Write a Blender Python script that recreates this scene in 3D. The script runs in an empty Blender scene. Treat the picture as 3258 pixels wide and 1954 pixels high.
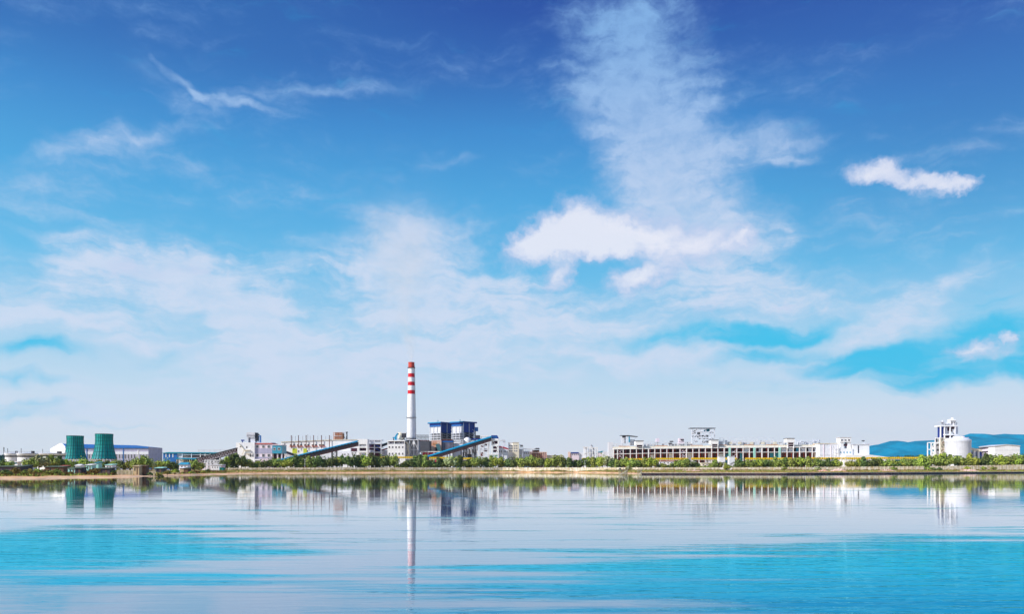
import bpy, bmesh, math, random
from mathutils import Vector, Matrix
random.seed(7)
R = math.radians
sc = bpy.context.scene
COL = sc.collection
F = 2534.0            # focal length in photo pixels (28 mm lens)
CX, HY = 1629.0, 1494.0
CAMZ = 3.0
G = 2.3               # plant ground level (m)

def X(px, D): return (px - CX) / F * D
def Z(py, D): return CAMZ + (HY - py) / F * D
def mpp(D): return D / F

# ---------------------------------------------------------------- materials
def lin(c):
    return tuple(((v / 12.92) if v <= 0.04045 else ((v + 0.055) / 1.055) ** 2.4) for v in c)
def rgb(r, g, b): return lin((r / 255.0, g / 255.0, b / 255.0)) + (1.0,)

class NT:
    def __init__(s, tree): s.t = tree
    def n(s, kind, **kw):
        nd = s.t.nodes.new(kind)
        for k, v in kw.items():
            if k == 'ins':
                for i, val in v.items():
                    if hasattr(val, 'links') or isinstance(val, bpy.types.NodeSocket):
                        s.t.links.new(val, nd.inputs[i])
                    else:
                        nd.inputs[i].default_value = val
            else: setattr(nd, k, v)
        return nd
    def math(s, op, a, b=0.0, c=0.0, clamp=False):
        nd = s.n('ShaderNodeMath', operation=op, use_clamp=clamp, ins={0: a, 1: b, 2: c})
        return nd.outputs[0]
    def mix(s, fac, a, b, blend='MIX'):
        nd = s.n('ShaderNodeMix', data_type='RGBA', blend_type=blend)
        for i, v in ((0, fac), (6, a), (7, b)):
            if isinstance(v, bpy.types.NodeSocket): s.t.links.new(v, nd.inputs[i])
            else: nd.inputs[i].default_value = v
        return nd.outputs[2]
    def ramp(s, fac, stops, interp='LINEAR'):
        nd = s.n('ShaderNodeValToRGB'); cr = nd.color_ramp; cr.interpolation = interp
        while len(cr.elements) < len(stops): cr.elements.new(0.5)
        for e, (p, c) in zip(cr.elements, stops): e.position = p; e.color = c
        s.t.links.new(fac, nd.inputs[0]); return nd.outputs[0]
    def maprange(s, v, a, b, c=0.0, d=1.0, smooth=True):
        nd = s.n('ShaderNodeMapRange', interpolation_type='SMOOTHSTEP' if smooth else 'LINEAR', ins={0: v, 1: a, 2: b, 3: c, 4: d})
        return nd.outputs[0]

def newmat(name):
    m = bpy.data.materials.new(name); m.use_nodes = True
    nt = NT(m.node_tree); b = m.node_tree.nodes['Principled BSDF']
    return m, nt, b

def mat(name, c, rough=0.7, var=0.18, scale=0.25, c2=None, metal=0.0, streak=True, spec=0.3):
    """weathered painted / concrete surface: broad stains plus vertical run marks in the paint"""
    m, nt, b = newmat(name)
    tc = nt.n('ShaderNodeNewGeometry').outputs['Position']
    n1 = nt.n('ShaderNodeTexNoise', ins={'Vector': tc, 'Scale': scale, 'Detail': 5.0, 'Roughness': 0.65})
    mp = nt.n('ShaderNodeMapping', ins={0: tc, 3: (0.9, 0.9, 0.07 if streak else 0.9)})
    n2 = nt.n('ShaderNodeTexNoise', ins={'Vector': mp.outputs[0], 'Scale': 1.1, 'Detail': 3.0})
    f = nt.math('ADD', nt.math('MULTIPLY', n1.outputs[0], 0.6), nt.math('MULTIPLY', n2.outputs[0], 0.4))
    f = nt.maprange(f, 0.35, 0.65)
    dark = tuple(v * (1 - var) for v in c[:3]) + (1,)
    if c2 is None: c2 = dark
    col = nt.mix(f, c2, c)
    nt.t.links.new(col, b.inputs['Base Color'])
    b.inputs['Roughness'].default_value = rough
    b.inputs['Metallic'].default_value = metal
    b.inputs['Specular IOR Level'].default_value = spec
    return m

M = {}
M['white']    = mat('white_paint', rgb(248, 246, 246), 0.75, 0.12)
M['white2']   = mat('cool_white_paint', rgb(234, 236, 244), 0.75, 0.16)
M['pinkwall'] = mat('pale_pink_render', rgb(238, 222, 232), 0.8, 0.12)
M['cream']    = mat('cream_wall', rgb(232, 222, 200), 0.8, 0.15)
M['peach']    = mat('peach_wall', rgb(232, 208, 196), 0.8, 0.25, 0.15, c2=rgb(214, 150, 120))
M['grey']     = mat('grey_concrete', rgb(178, 176, 180), 0.85, 0.25)
M['lgrey']    = mat('light_grey_steel', rgb(222, 222, 228), 0.6, 0.18)
M['dgrey']    = mat('dark_grey_steel', rgb(70, 66, 74), 0.6, 0.3)
M['steel']    = mat('dark_steel', rgb(52, 50, 58), 0.55, 0.35)
M['ltruss']   = mat('pale_truss_paint', rgb(200, 190, 196), 0.6, 0.3)
M['lilac']    = mat('lilac_sheet_wall', rgb(186, 182, 208), 0.6, 0.2)
M['blue']     = mat('blue_sheet', rgb(40, 108, 184), 0.45, 0.2, spec=0.4)
M['dblue']    = mat('deep_blue_sheet', rgb(24, 50, 140), 0.5, 0.25)
M['cyan']     = mat('bright_blue_roof_sheet', rgb(4, 150, 196), 0.5, 0.15, spec=0.3)
M['teal']     = mat('teal_sheet', rgb(20, 136, 160), 0.5, 0.15)
M['tower']    = mat('teal_green_cladding', rgb(4, 162, 150), 0.55, 0.25, 0.12, c2=rgb(4, 126, 136))
M['towerrib'] = mat('dark_green_ribs', rgb(6, 74, 82), 0.6, 0.2)
M['red']      = mat('red_band_paint', rgb(214, 24, 40), 0.55, 0.15)
M['redorange']= mat('faded_red_paint', rgb(206, 74, 56), 0.6, 0.25)
M['orange']   = mat('orange_scaffold', rgb(214, 150, 106), 0.7, 0.3)
M['rust']     = mat('rusty_steel', rgb(112, 52, 44), 0.8, 0.4)
M['yellow']   = mat('yellow_pipe_paint', rgb(238, 200, 20), 0.45, 0.15, spec=0.5)
M['ygreen']   = mat('yellow_green_paint', rgb(206, 214, 60), 0.6, 0.2)
M['glass']    = mat('dark_window_glass', rgb(44, 42, 58), 0.15, 0.3, streak=False, spec=0.6)
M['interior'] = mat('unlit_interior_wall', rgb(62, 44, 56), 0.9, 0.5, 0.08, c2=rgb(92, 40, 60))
M['tealpane'] = mat('teal_tinted_sheet', rgb(70, 160, 190), 0.4, 0.3)
M['bark']     = mat('bark', rgb(92, 76, 60), 0.9, 0.3)
M['concrete'] = mat('pale_concrete', rgb(226, 214, 186), 0.9, 0.35, 0.5)
M['stone']    = mat('wet_dark_stone', rgb(96, 66, 66), 0.85, 0.5, 0.6, c2=rgb(50, 36, 44))
M['boundary'] = mat('limewashed_wall', rgb(240, 234, 218), 0.9, 0.35, 0.5, c2=rgb(196, 172, 122))
M['wood']     = mat('weathered_boards', rgb(126, 96, 74), 0.9, 0.4, 0.8)
M['shedroof'] = mat('mossy_sheet_roof', rgb(96, 110, 92), 0.85, 0.3, 0.6)
M['shedwall'] = mat('grey_brown_shed_wall', rgb(98, 86, 90), 0.9, 0.3, 0.6)
M['beige']    = mat('beige_render', rgb(206, 184, 142), 0.9, 0.2)
M['mint']     = mat('mint_sheet', rgb(170, 226, 212), 0.6, 0.15)
M['green']    = mat('green_paint', rgb(10, 128, 80), 0.5, 0.2)
M['pile']     = mat('stained_pile_concrete', rgb(190, 176, 140), 0.9, 0.4, 0.5, c2=rgb(120, 100, 80))
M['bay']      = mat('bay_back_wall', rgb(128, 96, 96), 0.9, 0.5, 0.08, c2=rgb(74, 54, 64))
M['redroof']  = mat('red_sheet_roof', rgb(186, 60, 84), 0.6, 0.2)

# ---------------------------------------------------------------- mesh helper
class MB:
    """collects shapes in world coordinates; build() links them as ONE mesh object"""
    def __init__(s, frame=None):
        s.v = []; s.f = []; s.mi = []; s.cur = 0; s.fr = frame
    def P(s, a, b, c):
        if s.fr is None: return (a, b, c)
        o, u, w = s.fr
        return (o[0] + a * u[0] + b * w[0], o[1] + a * u[1] + b * w[1], c)
    def face(s, pts):
        i = len(s.v); s.v += [tuple(p) for p in pts]; s.f.append(tuple(range(i, i + len(pts)))); s.mi.append(s.cur)
    def hull8(s, p):
        i = len(s.v); s.v += [tuple(q) for q in p]
        for q in ((0, 3, 2, 1), (4, 5, 6, 7), (0, 1, 5, 4), (1, 2, 6, 5), (2, 3, 7, 6), (3, 0, 4, 7)):
            s.f.append(tuple(i + k for k in q)); s.mi.append(s.cur)
    def box(s, x0, x1, y0, y1, z0, z1):
        s.hull8([s.P(x0, y0, z0), s.P(x1, y0, z0), s.P(x1, y1, z0), s.P(x0, y1, z0),
                 s.P(x0, y0, z1), s.P(x1, y0, z1), s.P(x1, y1, z1), s.P(x0, y1, z1)]); return s
    def pbox(s, a, b, top, bot, D, t):
        """box whose front face spans photo columns a..b and rows top..bot at distance D"""
        s.box(X(a, D), X(b, D), D, D + t, G - 0.2 if bot is None else Z(bot, D), Z(top, D)); return s
    def beam(s, p, q, w, h=None):
        h = h or w; p = Vector(p); q = Vector(q); d = q - p
        if d.length < 1e-6: return s
        d.normalize(); up = Vector((0, 0, 1)) if abs(d.z) < 0.95 else Vector((0, 1, 0))
        a = d.cross(up).normalized() * (w / 2); b = a.cross(d).normalized() * (h / 2)
        s.hull8([p - a - b, p + a - b, p + a + b, p - a + b, q - a - b, q + a - b, q + a + b, q - a + b]); return s
    def pbeam(s, p, q, w, h=None):
        s.beam((X(p[0], p[2]), p[2], Z(p[1], p[2])), (X(q[0], q[2]), q[2], Z(q[1], q[2])), w, h); return s
    def lathe(s, cx, cy, prof, n=28, cap=True, squash=1.0):
        base = len(s.v)
        for (r, z) in prof:
            for k in range(n):
                a = 2 * math.pi * k / n
                s.v.append((cx + r * math.cos(a), cy + r * math.sin(a) * squash, z))
        for j in range(len(prof) - 1):
            for k in range(n):
                a = base + j * n + k; b = base + j * n + (k + 1) % n
                s.f.append((a, b, b + n, a + n)); s.mi.append(s.cur)
        if cap:
            s.f.append(tuple(base + k for k in reversed(range(n)))); s.mi.append(s.cur)
            e = base + (len(prof) - 1) * n
            s.f.append(tuple(e + k for k in range(n))); s.mi.append(s.cur)
        return s
    def prism(s, xz, y0, y1):
        """outline in x,z extruded in y"""
        n = len(xz); i = len(s.v)
        s.v += [s.P(x, y0, z) for x, z in xz] + [s.P(x, y1, z) for x, z in xz]
        s.f.append(tuple(range(i, i + n))); s.mi.append(s.cur)
        s.f.append(tuple(i + n + k for k in reversed(range(n)))); s.mi.append(s.cur)
        for k in range(n):
            l = (k + 1) % n
            s.f.append((i + k, i + n + k, i + n + l, i + l)); s.mi.append(s.cur)
        return s
    def pprism(s, pts, D, t):
        return s.prism([(X(a, D), Z(b, D)) for a, b in pts], D, D + t)
    def build(s, name, mats, parent=None, smooth=False, fix=True):
        me = bpy.data.meshes.new(name)
        o0 = parent.location if parent is not None else Vector((0, 0, 0))
        if parent is not None and parent.parent is not None: o0 = parent.matrix_parent_inverse.to_translation() * 0 + Vector(parent.get('_o', (0, 0, 0)))
        off = Vector(parent['_o']) if (parent is not None and '_o' in parent) else Vector((0, 0, 0))
        me.from_pydata([(a - off[0], b - off[1], c - off[2]) for a, b, c in s.v], [], s.f)
        if not isinstance(mats, (list, tuple)): mats = [mats]
        for m in mats: me.materials.append(M[m] if isinstance(m, str) else m)
        if len(mats) > 1:
            for p, k in zip(me.polygons, s.mi): p.material_index = k
        if fix:
            bm = bmesh.new(); bm.from_mesh(me); bmesh.ops.recalc_face_normals(bm, faces=bm.faces); bm.to_mesh(me); bm.free()
        if smooth:
            for p in me.polygons: p.use_smooth = True
        me.update()
        o = bpy.data.objects.new(name, me); COL.objects.link(o)
        if parent is not None:
            o.parent = parent; o['_o'] = parent['_o']
        else: o['_o'] = (0.0, 0.0, 0.0)
        return o

def tag(o, label=None, cat=None, group=None, kind=None):
    if label: o['label'] = label
    if cat: o['category'] = cat
    if group: o['group'] = group
    if kind: o['kind'] = kind
    return o

def thing(name, label, cat, px, D, group=None, z=None):
    o = bpy.data.objects.new(name, None); COL.objects.link(o)
    loc = (X(px, D), D, G if z is None else z)
    o.location = loc; o['_o'] = loc; o.empty_display_size = 1.0
    return tag(o, label, cat, group)

def copy_tree(root, loc, label=None, group=None, rotz=0.0, scale=None):
    r = root.copy(); COL.objects.link(r); r.location = loc; r.rotation_euler = (0, 0, rotz)
    if scale: r.scale = scale
    if label: r['label'] = label
    if group: r['group'] = group
    for ch in root.children:
        c = ch.copy(); COL.objects.link(c); c.parent = r
        for g in ch.children:
            d = g.copy(); COL.objects.link(d); d.parent = c
    return r

_wm = {}
def windows(root, xs, top, bot, D, w, name='window', glass='glass', frame='white', sill=True):
    """one window object per photo column in xs: frame ring standing proud, pane behind it (a sub-part)"""
    hgt = (bot - top) * mpp(D); wid = w * mpp(D)
    key = (round(hgt, 2), round(wid, 2), glass, frame, name)
    for xc in xs:
        cx = X(xc, D); cz = Z((top + bot) / 2, D); off = root['_o']
        if key not in _wm:
            t = min(0.22, wid * 0.12)
            m = MB(); a = wid / 2; b = hgt / 2
            m.box(-a - t, a + t, -0.12, 0.02, b, b + t); m.box(-a - t * 1.6, a + t * 1.6, -0.22, 0.02, -b - t, -b)
            m.box(-a - t, -a, -0.12, 0.02, -b, b); m.box(a, a + t, -0.12, 0.02, -b, b)
            m.box(-t / 3, t / 3, -0.09, 0.02, -b, b)
            o = m.build(name, frame)
            g = MB().box(-a, a, -0.05, 0.03, -b, b).build('pane', glass)
            g.parent = o; o.parent = root
            _wm[key] = o
        else:
            src = _wm[key]; o = src.copy(); COL.objects.link(o); o.parent = root
            for ch in src.children:
                c = ch.copy(); COL.objects.link(c); c.parent = o
        o.location = (cx - off[0], D - off[1], cz - off[2])

def part(root, name, material, fn, **kw):
    m = MB(kw.pop('frame', None)); fn(m); return m.build(name, material, root, **kw)

# ---------------------------------------------------------------- camera
cam = bpy.data.cameras.new('camera'); co = bpy.data.objects.new('camera', cam); COL.objects.link(co)
co.location = (0, 0, CAMZ); co.rotation_euler = (R(90), 0, 0)
cam.lens = 28.0; cam.sensor_width = 36.0
cam.shift_y = (HY / 3258.0 * 1024 - 307.5 + 0.35) / 1024.0
cam.clip_start = 0.5; cam.clip_end = 40000
sc.camera = co
sc.view_settings.view_transform = 'Standard'; sc.view_settings.look = 'None'
sc.view_settings.gamma = 1.0; sc.view_settings.exposure = 0.0
sc.cycles.volume_bounces = 4
sc.cycles.max_bounces = 6
sc.cycles.transparent_max_bounces = 8
sc.cycles.use_denoising = True

# ---------------------------------------------------------------- sun
SUN_AZ = 62.0    # degrees left of straight behind the camera
SUN_EL = 36.0
sd = Vector((-math.sin(R(SUN_AZ)) * math.cos(R(SUN_EL)), -math.cos(R(SUN_AZ)) * math.cos(R(SUN_EL)), math.sin(R(SUN_EL))))
sl = bpy.data.lights.new('sun', 'SUN'); so = bpy.data.objects.new('sun', sl); COL.objects.link(so)
sl.energy = 5.0; sl.angle = R(0.5); sl.color = (1.0, 0.965, 0.915)
so.rotation_euler = sd.to_track_quat('Z', 'Y').to_euler()
so.location = (0, 0, 60)
# ---------------------------------------------------------------- sky: clouds laid out by azimuth / elevation
w = bpy.data.worlds.new('World'); sc.world = w; w.use_nodes = True
wt = NT(w.node_tree); w.node_tree.nodes.clear()
tc = wt.n('ShaderNodeTexCoord')
nrm = wt.n('ShaderNodeVectorMath', operation='NORMALIZE', ins={0: tc.outputs['Generated']})
sp = wt.n('ShaderNodeSeparateXYZ', ins={0: nrm.outputs[0]})
az = wt.math('MULTIPLY', wt.math('ARCTAN2', sp.outputs[0], sp.outputs[1]), 57.29578)
el = wt.math('MULTIPLY', wt.math('ARCSINE', sp.outputs[2]), 57.29578)
base = wt.n('ShaderNodeCombineXYZ', ins={0: az, 1: el, 2: 0.0}).outputs[0]
# gentle turbulence of the cloud field
wn = wt.n('ShaderNodeTexNoise', ins={'Vector': base, 'Scale': 0.22, 'Detail': 4.0, 'Roughness': 0.55})
wv = wt.n('ShaderNodeVectorMath', operation='SUBTRACT', ins={0: wn.outputs['Color'], 1: (0.5, 0.5, 0.5)})
wv = wt.n('ShaderNodeVectorMath', operation='MULTIPLY_ADD', ins={0: wv.outputs[0], 1: (5.5, 3.2, 0.0), 2: base})
warp = wv.outputs[0]
wn2 = wt.n('ShaderNodeTexNoise', ins={'Vector': base, 'Scale': 0.75, 'Detail': 6.0, 'Roughness': 0.6})
wv2 = wt.n('ShaderNodeVectorMath', operation='SUBTRACT', ins={0: wn2.outputs['Color'], 1: (0.5, 0.5, 0.5)})
wv2 = wt.n('ShaderNodeVectorMath', operation='MULTIPLY_ADD', ins={0: wv2.outputs[0], 1: (2.4, 1.9, 0.0), 2: base})
pwarp = wv2.outputs[0]

FD = 1924.0
def azel(x, y):
    dx = (x - 1237) / FD; dz = (1134.5 - y) / FD
    return math.degrees(math.atan2(dx, 1)), math.degrees(math.atan2(dz, math.hypot(dx, 1)))
def blobsum(blobs, vec):
    acc = None
    for (x, y, rx, ry, rot, amp) in blobs:
        a, e = azel(x, y); ca = math.cos(R(a)); k = 57.29578 / FD
        sx = rx * k * ca * ca; sy = ry * k * ca * math.cos(R(e)) ** 2
        mp = wt.n('ShaderNodeMapping', vector_type='TEXTURE', ins={0: vec, 1: (a, e, 0), 2: (0, 0, R(rot)), 3: (sx, sy, 1e6)})
        g = wt.n('ShaderNodeTexGradient', gradient_type='SPHERICAL', ins={0: mp.outputs[0]})
        acc = wt.math('MULTIPLY_ADD', g.outputs['Fac'], amp, acc if acc is not None else 0.0)
    return acc

# x, y, rx, ry (in the 2474-wide preview), rotation (counter-clockwise), amplitude
VEIL = [
 (1500, 40, 190, 130, 0, .8), (1470, 160, 170, 140, 0, .75), (1610, 90, 150, 190, 0, .6), (1530, 250, 190, 160, 0, .95), (1590, 350, 200, 150, 0, 1.05), (1640, 460, 220, 150, 0, 1.0),
 (1690, 560, 250, 140, 0, 1.0), (1740, 660, 260, 130, 0, .85), (1790, 350, 180, 80, 0, .55), (1880, 335, 130, 70, -10, .4), (1930, 382, 100, 22, -8, .35), (1690, 230, 120, 160, 0, .3), (1800, 740, 260, 80, 0, .45), (1640, 860, 260, 60, 0, .35),
 (2000, 730, 330, 100, -8, .45), (2180, 760, 260, 60, 22, .65), (2020, 830, 260, 40, 12, .6), (1640, 860, 260, 60, 0, .35),
 (320, 650, 260, 95, -4, 1.1), (500, 680, 260, 110, -18, .9), (130, 720, 330, 110, 0, .55), (620, 780, 280, 110, -35, .8),
 (740, 890, 330, 120, -12, .9), (640, 960, 330, 70, 0, .55), (980, 640, 210, 170, 0, .85), (985, 560, 120, 90, 0, .5), (975, 770, 120, 190, 0, .6),
 (850, 650, 260, 90, 0, .35), (1160, 700, 330, 120, 0, .45), (1320, 800, 330, 38, -26, .75), (1350, 780, 420, 140, -15, .4), (220, 800, 420, 40, -4, .55),
 (200, 940, 380, 45, 4, .5), (300, 1000, 500, 40, 2, .45), (1100, 880, 420, 150, 0, .45), (950, 840, 500, 120, 0, .25),
 (470, 215, 130, 20, -30, .8), (590, 262, 160, 20, -10, .75), (800, 222, 420, 28, 7, .42), (390, 190, 190, 80, -20, .3), (370, 85, 110, 30, 5, .25),
 (270, 345, 360, 40, 19, .52), (100, 440, 260, 90, 18, .38), (1080, 388, 120, 16, 8, .4), (110, 580, 120, 18, -10, .35), (330, 590, 260, 20, 0, .3),
 (980, 720, 900, 360, 0, .25), (250, 760, 700, 330, 0, .18), (1500, 800, 900, 200, 0, .15), (1440, 655, 190, 50, 0, -.7), (1240, 620, 160, 60, 0, -.3), (2250, 690, 260, 30, 25, .3), (1850, 900, 330, 40, 0, .4), (2330, 960, 330, 60, 4, .3),
]
PUFF = [
 (1400, 545, 125, 95, 0, 1.35), (1300, 588, 140, 66, 22, 1.2), (1390, 595, 200, 62, 0, 1.0), (1500, 568, 150, 70, 0, .95), (1600, 575, 170, 75, -5, .8), (1690, 600, 170, 70, 0, .55),
 (1800, 560, 55, 30, -20, .75), (1760, 580, 80, 35, 0, .4),
 (1545, 670, 115, 52, 12, 1.35), (1350, 672, 62, 44, 40, 1.15),
 (2105, 415, 95, 42, 0, 1.15), (2190, 432, 130, 34, -8, 1.0), (2275, 448, 120, 38, -4, .95), (2335, 442, 60, 26, 15, .6),
 (2370, 842, 115, 40, 0, 1.0), (2438, 812, 22, 24, 0, .7), (325, 655, 110, 60, 0, .6), (465, 655, 80, 38, -10, .45), (1720, 740, 80, 32, 0, .4), (1900,745,70,30,0,.35),
]
CYAN = [
 (1700, 818, 330, 34, 0, 1.1), (1900, 800, 190, 34, 8, .9), (1850, 862, 210, 28, 3, .8), (2130, 865, 260, 44, 6, 1.2), (2280, 905, 230, 42, 6, 1.1), (2060, 900, 200, 36, 0, .7),
 (2400, 800, 200, 60, 0, .8), (2470, 870, 80, 60, 0, 1.0), (100, 852, 190, 44, 4, .95), (70, 930, 200, 28, 3, .75), (60, 985, 230, 20, 0, .6), (20, 1005, 200, 18, 0, .5),
 (430, 850, 200, 30, 18, .45), (220, 730, 220, 22, -4, .35), (280, 1028, 330, 14, 0, .4), (2380, 720, 260, 120, 0, .35), (1750, 800, 420, 60, 0, .25), (2050, 850, 800, 130, 0, .42),
]
# streaky detail
mpS = wt.n('ShaderNodeMapping', ins={0: warp, 2: (0, 0, R(-6)), 3: (0.16, 0.85, 1.0)})
streak = wt.n('ShaderNodeTexNoise', ins={'Vector': mpS.outputs[0], 'Scale': 1.0, 'Detail': 7.0, 'Roughness': 0.6}).outputs[0]
mpF = wt.n('ShaderNodeMapping', ins={0: pwarp, 3: (0.5, 0.8, 1.0)})
fluff = wt.n('ShaderNodeTexNoise', ins={'Vector': mpF.outputs[0], 'Scale': 1.0, 'Detail': 8.0, 'Roughness': 0.62}).outputs[0]

veil = blobsum(VEIL, warp); puff = blobsum(PUFF, pwarp); cy = blobsum(CYAN, warp)
# clear-sky colour by elevation
grad = wt.ramp(wt.maprange(el, -5.0, 45.0, 0, 1, smooth=False), [
 (0.0,  rgb(216, 222, 232)), (0.10, rgb(234, 231, 243)), (0.155, rgb(226, 229, 244)), (0.21, rgb(200, 223, 244)),
 (0.29, rgb(160, 210, 242)), (0.37, rgb(106, 192, 238)), (0.47, rgb(80, 170, 228)), (0.56, rgb(64, 142, 212)), (0.63, rgb(50, 106, 186)), (0.70, rgb(40, 80, 168)), (1.0, rgb(34, 60, 140))])
# deeper, more violet blue towards the upper right (away from the sun)
side = wt.math('MULTIPLY', wt.maprange(az, 8.0, 34.0), wt.maprange(el, 9.0, 24.0))
grad = wt.mix(wt.math('MULTIPLY', side, 0.5), grad, rgb(52, 92, 176))
lf = wt.math('MULTIPLY', wt.maprange(az, 4.0, -22.0), wt.maprange(el, 20.0, 30.0))
grad = wt.mix(wt.math('MULTIPLY', lf, 0.45), grad, rgb(56, 122, 192))
nish = wt.n('ShaderNodeTexSky', sky_type='NISHITA', sun_disc=False, sun_elevation=R(SUN_EL), sun_rotation=R(180 + SUN_AZ), air_density=1.0, dust_density=0.6, ozone_density=2.0)
nsc = wt.mix(1.0, nish.outputs[0], (0.09, 0.09, 0.09, 1), 'MULTIPLY')
skyc = wt.mix(0.08, grad, nsc)
cyf = wt.maprange(wt.math('ADD', cy, wt.math('MULTIPLY', wt.math('SUBTRACT', streak, 0.5), 1.5)), 0.08, 1.1)
cyf = wt.math('MULTIPLY', cyf, 0.92)
skyc = wt.mix(cyf, skyc, rgb(44, 192, 236))
lowf = wt.maprange(el, 19.0, 11.0, 0.3, 1.0)
sm = wt.math('ADD', wt.math('MULTIPLY', wt.math('MULTIPLY', wt.math('SUBTRACT', streak, 0.5), 3.2), lowf), wt.math('MULTIPLY', wt.math('SUBTRACT', fluff, 0.5), 1.25))
mpW = wt.n('ShaderNodeMapping', ins={0: warp, 2: (0, 0, R(-14)), 3: (0.09, 0.33, 1.0)})
wisp = wt.n('ShaderNodeTexNoise', ins={'Vector': mpW.outputs[0], 'Scale': 1.0, 'Detail': 9.0, 'Roughness': 0.66}).outputs[0]
veil = wt.math('ADD', veil, wt.math('MULTIPLY', wt.maprange(wisp, 0.38, 0.78), 0.48))
vf = wt.math('MULTIPLY_ADD', sm, wt.math('MULTIPLY_ADD', veil, 0.75, 0.12), veil)
vf = wt.math('MULTIPLY', wt.maprange(vf, 0.04, 1.2), 0.90)
vf = wt.math('MULTIPLY', vf, wt.math('SUBTRACT', 1.0, wt.math('MULTIPLY', cyf, 0.55)))
tex = wt.math('ADD', wt.math('MULTIPLY', fluff, 0.5), wt.math('MULTIPLY', streak, 0.5))
vf = wt.math('MULTIPLY', vf, wt.maprange(tex, 0.36, 0.60, 0.66, 1.0))
hi = wt.maprange(el, 13.0, 30.0)
veilc = wt.mix(hi, rgb(212, 222, 243), rgb(138, 184, 234))
skyc = wt.mix(vf, skyc, veilc)
pf = wt.math('ADD', puff, wt.math('MULTIPLY', wt.math('SUBTRACT', fluff, 0.5), 1.1))
pf2 = wt.math('MULTIPLY', wt.maprange(pf, 0.05, 0.95), wt.maprange(puff, 0.0, 0.35))
pc = wt.mix(wt.maprange(wt.math('ADD', pf, wt.math('MULTIPLY', wt.math('SUBTRACT', streak, 0.5), 0.9)), 0.4, 1.35), rgb(192, 206, 238), rgb(236, 237, 249))
skyc = wt.mix(wt.math('MULTIPLY', pf2, 0.9), skyc, pc)
bg = wt.n('ShaderNodeBackground', ins={0: skyc, 1: 1.0})
wo = wt.n('ShaderNodeOutputWorld', ins={0: bg.outputs[0]})
w.cycles.sampling_method = 'MANUAL'; w.cycles.sample_map_resolution = 512
# ---------------------------------------------------------------- water, land, hills
def interp(tab, x):
    if x <= tab[0][0]: return tab[0][1]
    for (a, va), (b, vb) in zip(tab, tab[1:]):
        if x <= b: return va + (vb - va) * (x - a) / (b - a)
    return tab[-1][1]
SHORE = [(-1500, 250), (0, 224), (120, 232), (190, 262), (215, 250), (410, 292), (600, 380), (830, 520), (1100, 610), (1350, 690), (1600, 724), (1850, 700), (1960, 600), (2040, 447), (2500, 447), (2900, 520), (3258, 630), (4400, 740)]
WALL  = [(-1500, 420), (600, 640), (716, 690), (1100, 712), (1600, 745), (2040, 690), (2500, 690), (2900, 700), (3258, 715), (4400, 800)]
def shore_wob(px):
    return 6 * math.sin(px * 0.031) + 4 * math.sin(px * 0.083 + 1) + 2 * math.sin(px * 0.21)
def land_z(px, D):
    d0 = interp(SHORE, px) + (shore_wob(px) if px < 2000 else 0); d1 = interp(WALL, px)
    t = (D - d0) / max(1.0, d1 - d0)
    if t <= 0: return max(-1.0, (D - d0) * 0.12)
    if t < 1:
        b = 0.0
        if px > 2040: b = 0.95 * min(1, t * 40)           # quay edge: straight step up from the water
        zz = max(b, 2.0 * (t ** 0.65)) if px > 700 else max(b, 0.5 * min(1, t * 14) + 1.2 * t)
        return min(zz + (0.25 * math.sin(px * 0.05 + D * .02) * (t * (1 - t) * 4)), 2.3)
    return G

m, nt, b = newmat('shore_ground')
pos = nt.n('ShaderNodeNewGeometry').outputs['Position']
sx = nt.n('ShaderNodeSeparateXYZ', ins={0: pos})
n1 = nt.n('ShaderNodeTexNoise', ins={'Vector': pos, 'Scale': 0.06, 'Detail': 6.0, 'Roughness': 0.65}).outputs[0]
n2 = nt.n('ShaderNodeTexNoise', ins={'Vector': pos, 'Scale': 0.5, 'Detail': 4.0}).outputs[0]
zz = nt.math('ADD', sx.outputs[2], nt.math('MULTIPLY', nt.math('SUBTRACT', n1, 0.5), 2.2))
c = nt.ramp(nt.maprange(zz, -0.2, 2.8, smooth=False), [(0.0, rgb(150, 118, 88)), (0.12, rgb(244, 202, 162)), (0.26, rgb(236, 176, 120)), (0.40, rgb(212, 150, 84)), (0.58, rgb(190, 160, 80)), (0.8, rgb(214, 178, 116)), (1.0, rgb(140, 142, 76))])
c = nt.mix(nt.math('MULTIPLY', n2, 0.3), c, rgb(150, 116, 70))
nt.t.links.new(c, b.inputs['Base Color']); b.inputs['Roughness'].default_value = 0.95
M['ground'] = m
g = MB(); cols = list(range(-1500, 4401, 12)); rows = []
TT = [-0.35, -0.06, 0.0, 0.02, 0.04, 0.08, 0.14, 0.22, 0.32, 0.45, 0.6, 0.75, 0.88, 1.0]
FAR = [40, 200, 700, 1500, 3000, 6000, 10900]
idx = {}
for j, t in enumerate(TT + FAR):
    for i, px in enumerate(cols):
        d0 = interp(SHORE, px) + (shore_wob(px) if px < 2000 else 0); d1 = interp(WALL, px)
        if j < len(TT):
            D = d0 + (d1 - d0) * t
            z = land_z(px, D) if t > 0 else (0.0 if t == 0 else -0.6 if t > -0.1 else -1.5)
        else:
            D = d1 + (t if t < 5000 else t - d1); z = G if t < 3000 else G - 0.5
        idx[(j, i)] = len(g.v); g.v.append((X(px, D), D, z))
for j in range(len(TT) + len(FAR) - 1):
    for i in range(len(cols) - 1):
        g.f.append((idx[(j, i)], idx[(j, i + 1)], idx[(j + 1, i + 1)], idx[(j + 1, i)])); g.mi.append(0)
tag(g.build('ground', m, smooth=True), kind='structure')

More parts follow.
